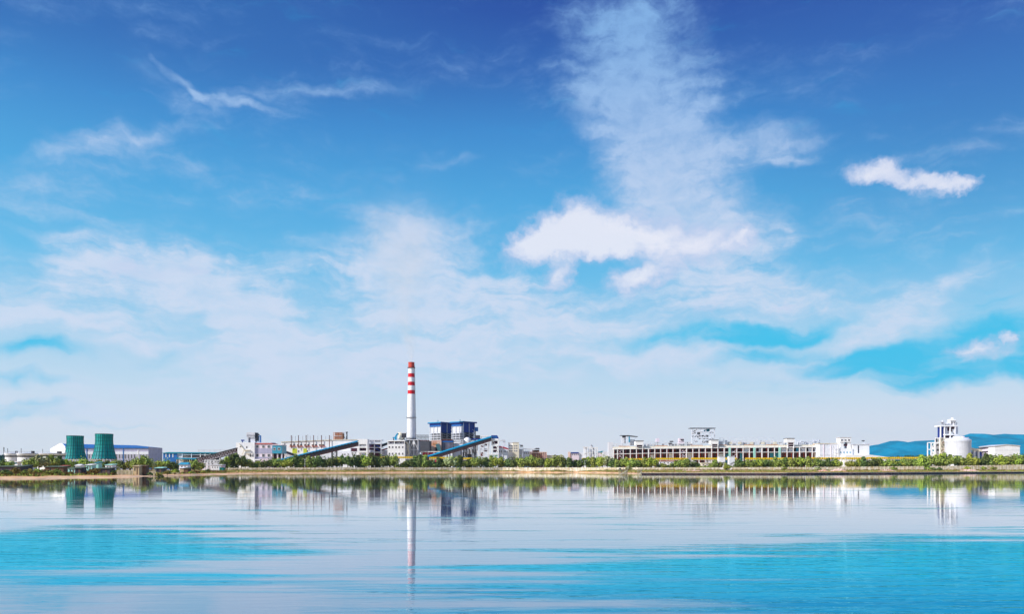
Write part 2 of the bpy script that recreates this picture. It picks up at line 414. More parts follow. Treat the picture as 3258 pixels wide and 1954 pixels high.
# water
m, nt, b = newmat('lake_water')
pos = nt.n('ShaderNodeNewGeometry').outputs['Position']
big = nt.n('ShaderNodeTexNoise', ins={'Vector': nt.n('ShaderNodeMapping', ins={0: pos, 3: (0.016, 0.05, 1)}).outputs[0], 'Scale': 1.0, 'Detail': 5.0, 'Roughness': 0.6}).outputs[0]
px_ = nt.n('ShaderNodeSeparateXYZ', ins={0: pos})
pw = nt.n('ShaderNodeTexNoise', ins={'Vector': nt.n('ShaderNodeMapping', ins={0: pos, 3: (0.07, 0.32, 1)}).outputs[0], 'Scale': 1.0, 'Detail': 6.0, 'Roughness': 0.62}).outputs[0]
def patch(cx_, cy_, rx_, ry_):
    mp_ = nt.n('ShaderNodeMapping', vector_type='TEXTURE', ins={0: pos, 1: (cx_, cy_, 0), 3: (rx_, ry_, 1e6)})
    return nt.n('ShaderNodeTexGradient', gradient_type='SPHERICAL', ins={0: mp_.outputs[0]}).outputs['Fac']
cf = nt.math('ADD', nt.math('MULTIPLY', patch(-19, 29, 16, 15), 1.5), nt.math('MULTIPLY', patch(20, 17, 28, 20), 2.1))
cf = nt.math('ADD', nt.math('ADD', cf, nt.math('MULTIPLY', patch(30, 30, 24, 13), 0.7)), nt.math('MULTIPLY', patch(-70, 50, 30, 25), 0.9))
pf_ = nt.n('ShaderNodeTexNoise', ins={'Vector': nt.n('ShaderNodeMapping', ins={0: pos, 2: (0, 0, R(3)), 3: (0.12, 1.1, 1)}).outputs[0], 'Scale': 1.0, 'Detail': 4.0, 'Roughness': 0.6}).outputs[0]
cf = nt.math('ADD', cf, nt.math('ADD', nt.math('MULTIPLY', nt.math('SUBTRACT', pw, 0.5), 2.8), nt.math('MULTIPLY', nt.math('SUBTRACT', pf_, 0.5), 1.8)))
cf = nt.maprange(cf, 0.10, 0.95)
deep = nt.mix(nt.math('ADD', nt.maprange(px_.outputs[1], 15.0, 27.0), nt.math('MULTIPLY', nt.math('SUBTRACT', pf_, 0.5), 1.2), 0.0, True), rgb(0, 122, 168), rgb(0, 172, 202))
c = nt.mix(cf, rgb(84, 124, 150), deep)  # grey and cyan patches put reflected sky into the water's base colour
v1 = nt.n('ShaderNodeMapping', ins={0: pos, 2: (0, 0, R(4)), 3: (0.10, 0.5, 1)}).outputs[0]
w1 = nt.n('ShaderNodeTexNoise', ins={'Vector': v1, 'Scale': 1.0, 'Detail': 3.0, 'Roughness': 0.5, 'Distortion': 0.6}).outputs[0]
v2 = nt.n('ShaderNodeMapping', ins={0: pos, 2: (0, 0, R(-7)), 3: (0.5, 2.2, 1)}).outputs[0]
w2 = nt.n('ShaderNodeTexNoise', ins={'Vector': v2, 'Scale': 1.0, 'Detail': 3.0, 'Roughness': 0.55}).outputs[0]
calm = nt.maprange(big, 0.35, 0.62, 0.35, 1.0)
h = nt.math('ADD', nt.math('MULTIPLY', w1, 0.007), nt.math('MULTIPLY', nt.math('SUBTRACT', w2, 0.5), nt.math('MULTIPLY_ADD', cf, 0.060, 0.007)))
sy = nt.n('ShaderNodeSeparateXYZ', ins={0: pos}).outputs[1]
h = nt.math('MULTIPLY', h, calm)
h = nt.math('MULTIPLY', h, nt.maprange(sy, 22.0, 130.0, 1.0, 0.06))
v0 = nt.n('ShaderNodeMapping', ins={0: pos, 2: (0, 0, R(2)), 3: (0.02, 0.16, 1)}).outputs[0]
w0 = nt.n('ShaderNodeTexNoise', ins={'Vector': v0, 'Scale': 1.0, 'Detail': 3.0, 'Roughness': 0.6}).outputs[0]
v9 = nt.n('ShaderNodeMapping', ins={0: pos, 2: (0, 0, R(-2)), 3: (0.008, 0.045, 1)}).outputs[0]
w9 = nt.n('ShaderNodeTexNoise', ins={'Vector': v9, 'Scale': 1.0, 'Detail': 3.0, 'Roughness': 0.55}).outputs[0]
h = nt.math('ADD', h, nt.math('MULTIPLY', nt.math('MULTIPLY', w0, 0.008), nt.maprange(sy, 520.0, 150.0, 0.25, 1.0)))
h = nt.math('ADD', h, nt.math('MULTIPLY', nt.math('MULTIPLY', w9, 0.010), nt.maprange(sy, 560.0, 200.0, 0.25, 1.0)))
bp = nt.n('ShaderNodeBump', ins={'Strength': 1.0, 'Distance': 1.0, 'Height': h})
m.node_tree.nodes.remove(b)
fr = nt.n('ShaderNodeFresnel', ins={'IOR': 1.36, 'Normal': bp.outputs[0]}).outputs[0]
fac = nt.math('MULTIPLY', nt.math('MULTIPLY_ADD', fr, 1.15, 0.05, clamp=True), nt.math('MULTIPLY_ADD', cf, -0.32, 1.0))
tint = nt.mix(cf, (1, 1, 1, 1), (0.26, 0.86, 0.92, 1))  # reflections also coloured cyan inside the painted patches
df = nt.n('ShaderNodeBsdfDiffuse', ins={'Color': c})
gl = nt.n('ShaderNodeBsdfGlossy', ins={'Color': tint, 'Roughness': 0.03, 'Normal': bp.outputs[0]})
mx = nt.n('ShaderNodeMixShader', ins={0: fac, 1: df.outputs[0], 2: gl.outputs[0]})
nt.t.links.new(mx.outputs[0], m.node_tree.nodes['Material Output'].inputs['Surface'])
M['water'] = m
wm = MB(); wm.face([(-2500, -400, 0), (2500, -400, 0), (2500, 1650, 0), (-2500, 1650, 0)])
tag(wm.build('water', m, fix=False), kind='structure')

# hills, far behind the plant on the right (and a low line on the left)
m, nt, b = newmat('haze_blue_hills')
pos = nt.n('ShaderNodeNewGeometry').outputs['Position']
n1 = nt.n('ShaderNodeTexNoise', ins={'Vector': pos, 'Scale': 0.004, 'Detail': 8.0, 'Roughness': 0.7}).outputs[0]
nt.t.links.new(nt.mix(nt.maprange(n1, 0.4, 0.6), rgb(0, 112, 146), rgb(0, 130, 166)), b.inputs['Base Color'])  # blue of the distant haze put into the hills' base colour
b.inputs['Roughness'].default_value = 1.0; b.inputs['Specular IOR Level'].default_value = 0.0
M['hill'] = m
DH = 8000.0
PROF = [(2640, 1470), (2700, 1450), (2768, 1423), (2790, 1420), (2810, 1412), (2832, 1404), (2855, 1403), (2880, 1406), (2905, 1412), (2935, 1408), (2962, 1403), (3000, 1398), (3050, 1391), (3085, 1388), (3105, 1391), (3118, 1389),
        (3132, 1381), (3150, 1383), (3172, 1386), (3195, 1381), (3215, 1383), (3240, 1391), (3258, 1398), (3330, 1425), (3420, 1440), (3600, 1470)]
hm = MB(); hc = list(range(2640, 3601, 4)); ids = {}
rnd = random.Random(3)
for j in range(13):
    t = j / 6.0
    for i, px in enumerate(hc):
        zt = Z(interp(PROF, px), DH) - G
        k = math.sin(min(t, 2 - t) * math.pi / 2) ** 0.8 if 0 < t < 2 else 0
        n = 1 + 0.0 if j == 6 else 1 + 0.07 * math.sin(px * 0.03 + j * 1.1) + 0.01 * rnd.random()
        D = DH - 1500 + 1500 * t
        zmul = k * (n if j != 6 else 1)
        ids[(j, i)] = len(hm.v); hm.v.append((X(px, DH) + (0 if j == 6 else rnd.uniform(-6, 6)), D, G - 1 + zt * zmul * (0.92 if j < 6 else 1.0)))
for j in range(12):
    for i in range(len(hc) - 1):
        hm.f.append((ids[(j, i)], ids[(j, i + 1)], ids[(j + 1, i + 1)], ids[(j + 1, i)])); hm.mi.append(0)
tag(hm.build('hills', m, smooth=True), kind='structure')

# haze
m, nt, b = newmat('air_haze')
m.node_tree.nodes.remove(b)
pv = nt.n('ShaderNodeVolumePrincipled', ins={'Color': (0.38, 0.82, 1.0, 1), 'Density': 2.2e-5, 'Anisotropy': 0.2})
nt.t.links.new(pv.outputs[0], m.node_tree.nodes['Material Output'].inputs['Volume'])
hz = MB(); hz.box(-9000, 9000, -450, 11500, -3.0, 520.0)
tag(hz.build('haze', m), kind='stuff')
# ================================================================ LEFT PART OF THE PLANT
def lattice(m, p, q, D, hgt, n, w, wd=None):
    """truss between photo points p and q (top chord), hgt metres deep, zig-zag of n panels"""
    P0 = Vector((X(p[0], D), D, Z(p[1], D))); Q0 = Vector((X(q[0], D), D, Z(q[1], D))); dn = Vector((0, 0, -hgt))
    for off in (0.0, wd or 3.0):
        o = Vector((0, off, 0))
        m.beam(P0 + o, Q0 + o, w * 1.3); m.beam(P0 + dn + o, Q0 + dn + o, w * 1.3)
        for k in range(n):
            a = P0.lerp(Q0, k / n) + o; b = P0.lerp(Q0, (k + 0.5) / n) + o; c = P0.lerp(Q0, (k + 1) / n) + o
            m.beam(a + dn, b, w * .8); m.beam(b, c + dn, w * .8)

def frame_tower(m, x0, x1, top, D, t, levels, w, nx=1, brace=True):
    """open steel frame: columns, floor beams and diagonals"""
    z1 = Z(top, D); xs = [X(x0 + (x1 - x0) * k / nx, D) for k in range(nx + 1)]
    zs = [G + (z1 - G) * k / levels for k in range(levels + 1)]
    for x in xs:
        for y in (D, D + t): m.box(x - w / 2, x + w / 2, y - w / 2, y + w / 2, G, z1)
    for z in zs[1:]:
        for y in (D, D + t): m.box(xs[0] - w / 2, xs[-1] + w / 2, y - w / 2 - .02, y + w / 2 + .02, z - w * .45, z + w * .45)
        for x in (xs[0], xs[-1]): m.box(x - w / 2 - .02, x + w / 2 + .02, D, D + t, z - w * .4, z + w * .4)
    if brace:
        for k in range(levels):
            for i in range(nx):
                a, b = (xs[i], xs[i + 1]) if (k + i) % 2 else (xs[i + 1], xs[i])
                m.beam((a, D - .05, zs[k]), (b, D - .05, zs[k + 1]), w * .6)

# --- round tanks with overhanging rim walkways
for (a, b_, D, lab) in ((17, 62, 560, 'round white tank at the far left, half hidden by its neighbour'), (57, 117, 545, 'round white tank in front, nearest to the leafy tree'), (120, 206, 640, 'wide low tank half hidden by trees beside the green cooling tower')):
    r = thing('storage_tank', lab, 'tank', (a + b_) / 2, D, 'round tanks at the left edge of the plant')
    rad = (b_ - a) / 2 * mpp(D); cy = D + rad; rad *= cy / D; cx = X((a + b_) / 2, cy); zt = Z(1443, D)
    rb = rad * 0.90
    part(r, 'shell', 'white', lambda m: m.lathe(cx, cy, [(rb, G - .2), (rb, zt - .6)], 36), smooth=False)
    part(r, 'rim_walkway', 'white2', lambda m: m.lathe(cx, cy, [(rb + .05, zt - 1.7), (rad, zt - .45), (rad, zt + 0.1), (rad * .97, zt + .1), (rad * .1, zt + .6)], 36))
    part(r, 'rim_shade_band', 'steel', lambda m: m.lathe(cx, cy, [(rb + .12, zt - 2.6), (rb + .12, zt - 1.72)], 36))  # dark band standing in for the shadow under the rim
    def rail(m):
        for k in range(24):
            t = 2 * math.pi * k / 24
            m.beam((cx + rad * .98 * math.cos(t), cy + rad * .98 * math.sin(t), zt), (cx + rad * .98 * math.cos(t), cy + rad * .98 * math.sin(t), zt + 1.1), .08)
            u = 2 * math.pi * (k + 1) / 24
            m.beam((cx + rad * .98 * math.cos(t), cy + rad * .98 * math.sin(t), zt + 1.1), (cx + rad * .98 * math.cos(u), cy + rad * .98 * math.sin(u), zt + 1.1), .08)
    part(r, 'railing', 'lgrey', rail)
    part(r, 'drive_unit', 'dgrey', lambda m: m.box(cx + rad * .7, cx + rad * .95, cy - rad * .5, cy - rad * .3, zt, zt + 1.6))
    part(r, 'vent_post', 'dgrey', lambda m: m.beam((cx - rad * .1, cy - rad * .9, zt), (cx - rad * .1, cy - rad * .9, zt + 3.4), .25))
r = thing('mast', 'thin lattice mast rising at the far left above the dark trees', 'mast', 12, 900)
part(r, 'mast_shaft', 'dgrey', lambda m: [m.beam((X(12, 900) + dx, 900 + dy, G), (X(12, 900) + dx * .3, 900 + dy, Z(1424, 900)), .25) for dx, dy in ((-.7, 0), (.7, 0), (0, .8))])
# booth with teal band
r = thing('site_booth', 'small white booth with a blue-green band under the left tanks', 'booth', 44, 500)
part(r, 'wall', 'white', lambda m: m.pbox(33, 56, 1472, None, 500, 4))
part(r, 'roof', 'white2', lambda m: m.pbox(31, 58, 1469.5, 1472, 499.5, 5))
part(r, 'window_band', 'tealpane', lambda m: m.pbox(35, 54, 1473, 1477, 499.9, .2))
r = thing('pump_house', 'dark narrow pump house at the foot of the left tanks', 'building', 78, 520)
part(r, 'wall', 'dgrey', lambda m: m.pbox(70, 86, 1472, None, 520, 5)); part(r, 'roof', 'steel', lambda m: m.pbox(56, 88, 1470, 1472, 519, 7)); part(r, 'door', 'steel', lambda m: m.pbox(74, 79, 1479, None, 519.8, .3))

# --- long hall: white gable end, blue roof
D = 1000
r = thing('long_hall', 'long pale hall with blue roof and white gable behind the green cooling towers', 'hall', 315, D)
gx = X(213, D)
zE = Z(1424, D)
part(r, 'gable_wall', 'white', lambda m: m.hull8([(X(160, D + 40), D + 40, G), (X(211, D), D, G), (X(211, D), D + 1, G), (X(160, D + 40) + .5, D + 41, G),
    (X(160, D + 40), D + 40, zE - 1), (X(211, D), D, zE), (X(211, D), D + 1, zE), (X(160, D + 40) + .5, D + 41, zE - 1)]))
part(r, 'gable_peak', 'white', lambda m: m.hull8([(X(160, D + 40), D + 40, zE - 1), (X(211, D), D, zE), (X(211, D), D + .6, zE), (X(160, D + 40), D + 40.6, zE - 1),
    (X(192, D + 20), D + 18, Z(1411.5, D + 20)), (X(197, D + 16), D + 15, Z(1411.5, D + 16)), (X(197, D + 16), D + 15.6, Z(1411.5, D + 16)), (X(192, D + 20), D + 18.6, Z(1411.5, D + 20))]))
part(r, 'wall', 'lilac', lambda m: m.box(X(211, D), X(472, D), D, D + 40, G, Z(1424, D)))
def hallroof(m):
    e = Z(1424, D); k = Z(1413, D + 20); x0, x1 = X(209, D), X(473, D); xr0 = X(196, D + 20); xr = X(432, D + 20)
    m.face([(x0, D - 1, e), (x1, D - 1, e), (xr, D + 20, Z(1418, D + 20)), (xr0, D + 20, k)])
    m.face([(x1, D - 1, e), (x1, D + 41, e), (xr, D + 20, Z(1418, D + 20))])
    m.face([(x1, D + 41, e), (x0, D + 41, e), (xr0, D + 20, k), (xr, D + 20, Z(1418, D + 20))])
    m.box(x0, x1, D - 1, D, e - 1.6, e - .02)
part(r, 'roof', 'blue', hallroof, fix=True)
part(r, 'wall_band', 'white2', lambda m: m.box(X(211, D), X(472, D) + .1, D - .15, D - .02, Z(1446, D), Z(1438, D)))
for px in (276, 392, 439): part(r, 'downpipe', 'blue' if px != 439 else 'white', lambda m: m.pbox(px - 1.3, px + 1.3, 1427 if px != 439 else 1432, None, D - .5, .4))
windows(r, [217 + 9.6 * k for k in range(27) if not (3 <= k <= 3)], 1447, 1461, D, 5, glass='glass')

# --- cooling towers
def cooling_tower(px, rt, rb, top, D, lab):
    r = thing('cooling_tower', lab, 'cooling tower', px, D, 'ribbed green cooling towers')
    cy = D + rb * mpp(D); k = mpp(cy); cx = X(px, cy); zt = Z(top, cy); z0 = Z(1462, cy)
    prof = []
    for i in range(15):
        t = i / 14.0; z = z0 + (zt - z0) * t
        th = 0.80; a = rt * 0.965 * k
        rr = a * math.sqrt(1 + ((t - th) / 0.80) ** 2 * ((rb / (rt * .965)) ** 2 - 1)) if t < th else a * (1 + 0.036 * ((t - th) / (1 - th)) ** 2)
        prof.append((rr, z))
    part(r, 'inner_shell', 'dgrey', lambda m: m.lathe(cx, cy, [(a * .97, z) for a, z in prof], 24, cap=False))
    def ribs(m):
        m.lathe(cx, cy, prof, 24, cap=False); m.cur = 1
        for j in range(24):
            t = 2 * math.pi * j / 24
            for (a, z), (b_, z2) in zip(prof, prof[1:]):
                m.beam((cx + a * math.cos(t), cy + a * math.sin(t), z), (cx + b_ * math.cos(t), cy + b_ * math.sin(t), z2), .30)
        for i in (0, 2, 4, 6, 8, 10, 12, 14):
            a, z = prof[i]; a *= math.cos(math.pi / 24) + .012
            m.lathe(cx, cy, [(a, z - .13), (a + .1, z - .13), (a + .1, z + .13), (a, z + .13)], 24, cap=False)
    part(r, 'shell', ['tower', 'towerrib'], ribs)
    def legs(m):
        for j in range(24):
            t = 2 * math.pi * j / 24; u = 2 * math.pi * (j + .5) / 24; a = prof[0][0]
            m.beam((cx + a * 1.03 * math.cos(t), cy + a * 1.03 * math.sin(t), G - .2), (cx + a * math.cos(u), cy + a * math.sin(u), z0 + .1), .5)
    part(r, 'support_legs', 'concrete', legs)
    part(r, 'basin', 'concrete', lambda m: m.lathe(cx, cy, [(rb * k * 1.08, G - .3), (rb * k * 1.08, G + 1.2), (rb * k * 1.02, G + 1.2), (rb * k * 1.02, G + .6)], 24))
cooling_tower(239, 24.5, 33, 1388, 760, 'shorter green cooling tower, left of the pair')
cooling_tower(331.5, 26, 36.5, 1382, 720, 'taller green cooling tower, right of the pair')

# --- blue warehouse
D = 900
r = thing('warehouse', 'blue warehouse with teal roof and open bays left of the lattice conveyor', 'warehouse', 600, D)
part(r, 'wall', 'blue', lambda m: m.pbox(519, 563, 1442, None, D, 30))
part(r, 'side_wall', 'lgrey', lambda m: m.pbox(563.2, 580, 1443, None, D + 1, 28))
part(r, 'roof', 'teal', lambda m: m.pprism([(515, 1443.5), (515, 1442), (536, 1439.5), (700, 1440.5), (700, 1444), (563, 1444)], D - 1, 32))
part(r, 'back_wall', 'interior', lambda m: m.pbox(580, 700, 1444, None, D + 22, 3))
part(r, 'cross_beam', 'lgrey', lambda m: (m.pbox(580, 700, 1447, 1449.5, D, .6), m.pbox(580, 700, 1456, 1457.5, D, .6)))
for px in (528, 539, 550): part(r, 'door_strip', 'white', lambda m: m.pbox(px - 1.2, px + 1.2, 1445, 1456, D - .3, .28))
for px in (580, 609, 637, 652, 668, 684, 699): part(r, 'column', 'white', lambda m: m.pbox(px - 1, px + 1, 1444, None, D - .4, 1.0))
part(r, 'lean_to_roof', 'teal', lambda m: m.hull8([(X(560, D - 14), D - 14, Z(1462, D)), (X(625, D - 14), D - 14, Z(1464, D)), (X(625, D), D - .5, Z(1460, D)), (X(560, D), D - .5, Z(1458, D)),
   (X(560, D - 14), D - 14, Z(1461, D)), (X(625, D - 14), D - 14, Z(1463, D)), (X(625, D), D - .5, Z(1459, D)), (X(560, D), D - .5, Z(1457, D))]))
for p in (562, 582, 603, 623): part(r, 'lean_to_post', 'concrete', lambda m: m.pbox(p - .7, p + .7, 1463, None, D - 13.6, .6))
r = thing('pipe_rack', 'thin pale pipe rack standing behind the blue warehouse roof', 'pipe rack', 690, 980)
def rackfn(m):
    D = 980
    for px in range(632, 740, 17): m.pbox(px - .5, px + .5, 1432, None, D, .5); m.pbox(px - .5, px + .5, 1432, None, D + 5, .5)
    m.pbox(630, 742, 1431.5, 1432.7, D - .3, .8); m.pbox(630, 742, 1431.5, 1432.7, D + 5, .8); m.pbox(630, 742, 1436, 1437, D, .5)
part(r, 'rack_frame', 'lgrey', rackfn)

# --- lattice conveyor
D = 800
r = thing('inclined_conveyor', 'dark lattice conveyor gallery sloping up to the white plant building', 'conveyor', 690, D, 'inclined conveyors')
part(r, 'roof_sheet', 'steel', lambda m: m.hull8([(X(628, D), D - .6, Z(1461, D)), (X(752, D), D - .6, Z(1427.6, D)), (X(752, D), D + 4, Z(1427.6, D)), (X(628, D), D + 4, Z(1461, D)),
   (X(628, D), D - .6, Z(1458.5, D)), (X(752, D), D - .6, Z(1425.5, D)), (X(752, D), D + 4, Z(1425.5, D)), (X(628, D), D + 4, Z(1458.5, D))]))
part(r, 'truss', 'ltruss', lambda m: lattice(m, (628, 1462), (752, 1429), D, 3.6, 15, .34))
part(r, 'back_panel', 'rust', lambda m: m.hull8([(X(628, D), D + 2.6, Z(1472, D)), (X(752, D), D + 2.6, Z(1439, D)), (X(752, D), D + 2.9, Z(1439, D)), (X(628, D), D + 2.9, Z(1472, D)),
   (X(628, D), D + 2.6, Z(1461, D)), (X(752, D), D + 2.6, Z(1428, D)), (X(752, D), D + 2.9, Z(1428, D)), (X(628, D), D + 2.9, Z(1461, D))]))
part(r, 'floor_beam', 'steel', lambda m: m.hull8([(X(625, D), D - .3, Z(1477, D)), (X(752, D), D - .3, Z(1443, D)), (X(752, D), D + 3.4, Z(1443, D)), (X(625, D), D + 3.4, Z(1477, D)),
   (X(625, D), D - .3, Z(1475.2, D)), (X(752, D), D - .3, Z(1441, D)), (X(752, D), D + 3.4, Z(1441, D)), (X(625, D), D + 3.4, Z(1475.2, D))]))
for a, tp in ((655, 1469), (695, 1458), (728, 1449)):
    part(r, 'trestle', 'dgrey', lambda m: (m.pbeam((a - 4, 1492, D + .5), (a - 1, tp, D + .5), .5), m.pbeam((a + 4, 1492, D + .5), (a + 1, tp, D + .5), .5), m.pbeam((a - 4, 1484, D + .5), (a + 3, 1476, D + .5), .3), m.pbeam((a + 4, 1484, D + .5), (a - 3, 1476, D + .5), .3)))
D = 700
r = thing('transfer_frame', 'white concrete frame under the lattice conveyor', 'frame', 672, D)
part(r, 'frame', 'lgrey', lambda m: frame_tower(m, 652, 700, 1466, D, 7, 2, .9, 5))
part(r, 'back_wall', 'pinkwall', lambda m: m.pbox(640, 668, 1473, None, D + 7.5, 2))
part(r, 'roof', 'white2', lambda m: m.pbox(650, 702, 1464.5, 1466.5, D - .6, 8))

# --- small service building by the shore + green kiosk
D = 560
r = thing('service_building', 'small white flat-roofed building on the shore below the lattice conveyor', 'building', 688, D, z=1.0)
part(r, 'wall', 'white', lambda m: m.box(X(670, D), X(703, D), D, D + 6, .2, Z(1481, D)))
part(r, 'roof', 'white2', lambda m: m.box(X(668, D), X(708, D), D - .5, D + 6.5, Z(1481, D), Z(1478.5, D)))
part(r, 'porch_wall', 'pinkwall', lambda m: m.box(X(703, D) + .01, X(707, D), D + 1, D + 6, .2, Z(1482, D)))
windows(r, [676, 684, 692], 1486, 1490, D, 2.6); part(r, 'door', 'tealpane', lambda m: m.pbox(698, 701, 1486, 1497.5, D - .1, .2))
r = thing('green_kiosk', 'small green metal kiosk beside the white shore building', 'kiosk', 709, D - 5, z=1.0)
D = 555
part(r, 'body', 'green', lambda m: m.box(X(703, D), X(715, D), D - 2, D + 1, .9, Z(1490, D)))
part(r, 'roof', 'green', lambda m: m.box(X(702, D), X(716, D), D - 2.3, D + 1.2, Z(1490, D), Z(1489, D)))
part(r, 'door', 'teal', lambda m: m.pbox(706, 710, 1491.5, 1499, D - 2.1, .2))

# --- main white building with rooftop plant
D = 850
r = thing('plant_building', 'white block building with rooftop hopper at the top of the lattice conveyor', 'building', 820, D)
part(r, 'wall', 'white', lambda m: m.pbox(751, 810, 1409, None, D, 22))
part(r, 'wing_wall', 'pinkwall', lambda m: m.pbox(810.1, 866, 1413, None, D + 2, 18))
part(r, 'floor_band', 'lilac', lambda m: (m.pbox(810.2, 866, 1428, 1444, D + 1.8, .25), m.pbox(810.2, 866, 1455, 1460, D + 1.8, .25)))
part(r, 'parapet', 'redorange', lambda m: m.pbox(809, 867, 1411.5, 1414, D + 1.2, 19))
part(r, 'roof_slab', 'lgrey', lambda m: m.pbox(809, 864, 1409, 1411.4, D + 3, 16))
part(r, 'end_block', 'tealpane', lambda m: m.pbox(866.2, 897, 1417, 1444, D + 1, 17))
part(r, 'end_cap', 'pinkwall', lambda m: m.pbox(865, 898, 1415.5, 1418, D + .5, 18))
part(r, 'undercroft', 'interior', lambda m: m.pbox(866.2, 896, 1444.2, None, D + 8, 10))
part(r, 'undercroft_column', 'pinkwall', lambda m: (m.pbox(881, 884, 1444, None, D + 2, 2), m.pbox(894, 897.5, 1444, None, D + 2, 2)))
windows(r, [819, 838, 855], 1418.5, 1426, D + 1.8, 7); windows(r, [819, 838, 855], 1446, 1455, D + 1.8, 7); windows(r, [785], 1421, 1428, D, 4)
windows(r, [797, 805], 1444, 1455, D, 3); windows(r, [873, 888], 1426, 1433, D + 1, 7); windows(r, [765], 1420, 1424, D, 4)
part(r, 'outer_stair', 'cream', lambda m: (m.pbeam((761, 1412, D - 1.0), (777, 1432, D - 1.0), 1.0, .5), m.pbeam((777, 1432, D - 1.2), (770, 1448, D - 1.2), .8, .4)))
part(r, 'stair_landing', 'cream', lambda m: (m.pbox(774, 794, 1432, 1433.5, D - 2, 1.9), m.pbox(782, 794, 1444, 1445, D - 2, 1.9)))
part(r, 'ground_porch', 'white', lambda m: (m.pbox(808, 830, 1462, 1466, D - 1.5, 2), m.pbox(808, 811, 1466, None, D - 1.5, 1), m.pbox(826, 829, 1466, None, D - 1.5, 1)))
part(r, 'garage_door', 'dgrey', lambda m: m.pbox(812, 826, 1466, 1472, D + 1.4, .4))
# rooftop
part(r, 'roof_house', 'lgrey', lambda m: (m.pbox(784, 811, 1377, 1393, D + 4, 9), m.pbox(786, 790, 1393, 1409, D + 4, 8), m.pbox(797, 812, 1393, 1409, D + 5, 7)))
part(r, 'roof_house_louvre', 'grey', lambda m: [m.pbox(785 + 4.4 * k, 787.6 + 4.4 * k, 1384, 1390, D + 3.8, .19) for k in range(6)])
part(r, 'filter_housing', 'steel', lambda m: (m.pbox(812, 818, 1378, 1404, D + 5, 5), m.pbox(816, 822, 1382, 1386, D + 4, 4), m.pbeam((822, 1388, D + 4), (812, 1404, D + 4), .9)))
part(r, 'blue_duct', 'blue', lambda m: (m.pbeam((820, 1392, D + 5), (829, 1387, D + 5), 1.0), m.pbeam((829, 1387, D + 5), (829, 1409, D + 5), 1.2), m.pbeam((824, 1391, D + 5), (824, 1409, D + 5), .6)))
part(r, 'roof_fan', 'dblue', lambda m: (m.pbox(767, 775, 1400, 1404, D + 5, 3), m.pbox(770, 772, 1404, 1409, D + 6, 1)))
part(r, 'roof_gable', 'white2', lambda m: m.pbox(788, 797, 1393, 1409, D + 9, 4))

# dark brace conveyor behind
D = 880
r = thing('inclined_conveyor', 'short dark gallery dropping from the white building to the blue conveyor', 'conveyor', 918, D, 'inclined conveyors')
part(r, 'gallery', 'steel', lambda m: m.hull8([(X(895, D), D, Z(1438, D)), (X(945, D), D, Z(1455, D)), (X(945, D), D + 4, Z(1455, D)), (X(895, D), D + 4, Z(1438, D)),
   (X(895, D), D, Z(1431, D)), (X(945, D), D, Z(1449, D)), (X(945, D), D + 4, Z(1449, D)), (X(895, D), D + 4, Z(1431, D))]))
part(r, 'truss', 'ltruss', lambda m: lattice(m, (896, 1439), (940, 1455), D - .5, 3.5, 6, .3))

# --- long white hall with chimney pipes
D = 930
r = thing('process_hall', 'long white hall with a row of thin dark vent pipes along its front', 'hall', 1020, D)
part(r, 'wall', 'white', lambda m: m.pprism([(894, 1492), (894, 1408), (905, 1406), (1060, 1401), (1150, 1400), (1150, 1492)], D, 45))
part(r, 'roof_ledge', 'cream', lambda m: m.pprism([(893, 1408), (893, 1406.4), (1060, 1399.6), (1151, 1398.6), (1151, 1400.2), (1060, 1401.3)], D - .8, 47))
part(r, 'canopy', 'redorange', lambda m: [m.pbox(a, b_, 1420, 1422, D - 1.2, 1.3) for a, b_ in ((921, 939), (944, 962), (968, 986), (992, 1010), (1016, 1034))])
part(r, 'yellow_panel', 'ygreen', lambda m: [m.pbox(a, b_, 1428, 1444, D - .25, .24) for a, b_ in ((930, 945), (965, 976), (1040, 1050))])
windows(r, [906], 1412, 1421, D, 4); windows(r, [926, 936, 948, 958, 971, 981, 995, 1005, 1018, 1028], 1415, 1419, D, 6, glass='glass', frame='cream'); windows(r, [942, 950, 970, 978], 1434, 1440, D, 4)
for k, px in enumerate((928, 951, 975, 999, 1024, 1049)):
    part(r, 'vent_pipe', 'rust', lambda m: m.lathe(X(px, D), D - 1.6, [(.42, Z(1428, D)), (.42, Z(1388, D)), (.62, Z(1388, D)), (.62, Z(1386.5, D))], 8))
for px in (930, 940, 963, 979, 987, 1011, 1036, 1053):
    part(r, 'roof_post', 'grey', lambda m: m.pbox(px - .5, px + .5, 1388 if px != 979 else 1384, 1404, D + 6, .4))
part(r, 'base_plinth', 'white2', lambda m: m.pbox(1010, 1130, 1436, None, D - 6, 6))
windows(r, [1097, 1108, 1119, 1090], 1445, 1448.5, D - 6, 5)
D = 945
r = thing('rooftop_tower', 'pale orange scaffolded tower on the roof of the long white hall', 'tower', 1077, D, z=Z(1400, D))
def scaff(m):
    for px in (1061, 1066, 1076, 1086, 1091): m.pbox(px - .5, px + .5, 1377 + (3 if px == 1061 else 0), 1401, D, .5); m.pbox(px - .5, px + .5, 1377, 1401, D + 7, .5)
    for py in (1377, 1383, 1389, 1395): m.pbox(1060, 1092, py - .4, py + .4, D - .3, 8)
part(r, 'scaffold', 'orange', scaff)
part(r, 'core', 'peach', lambda m: (m.pbox(1067, 1086, 1378, 1387, D + 1, 5), m.pbox(1063, 1090, 1390.5, 1400, D + 2, 4)))
part(r, 'dust_pipe', 'steel', lambda m: (m.pbox(1089, 1094, 1380, 1398, D + 2, 2.5), m.pbeam((1094, 1390, D + 2), (1101, 1398, D + 2), .5)))
r = thing('vent_stack', 'short dark stack on the roof beside the orange scaffolding', 'stack', 1103, D, z=Z(1399, D))
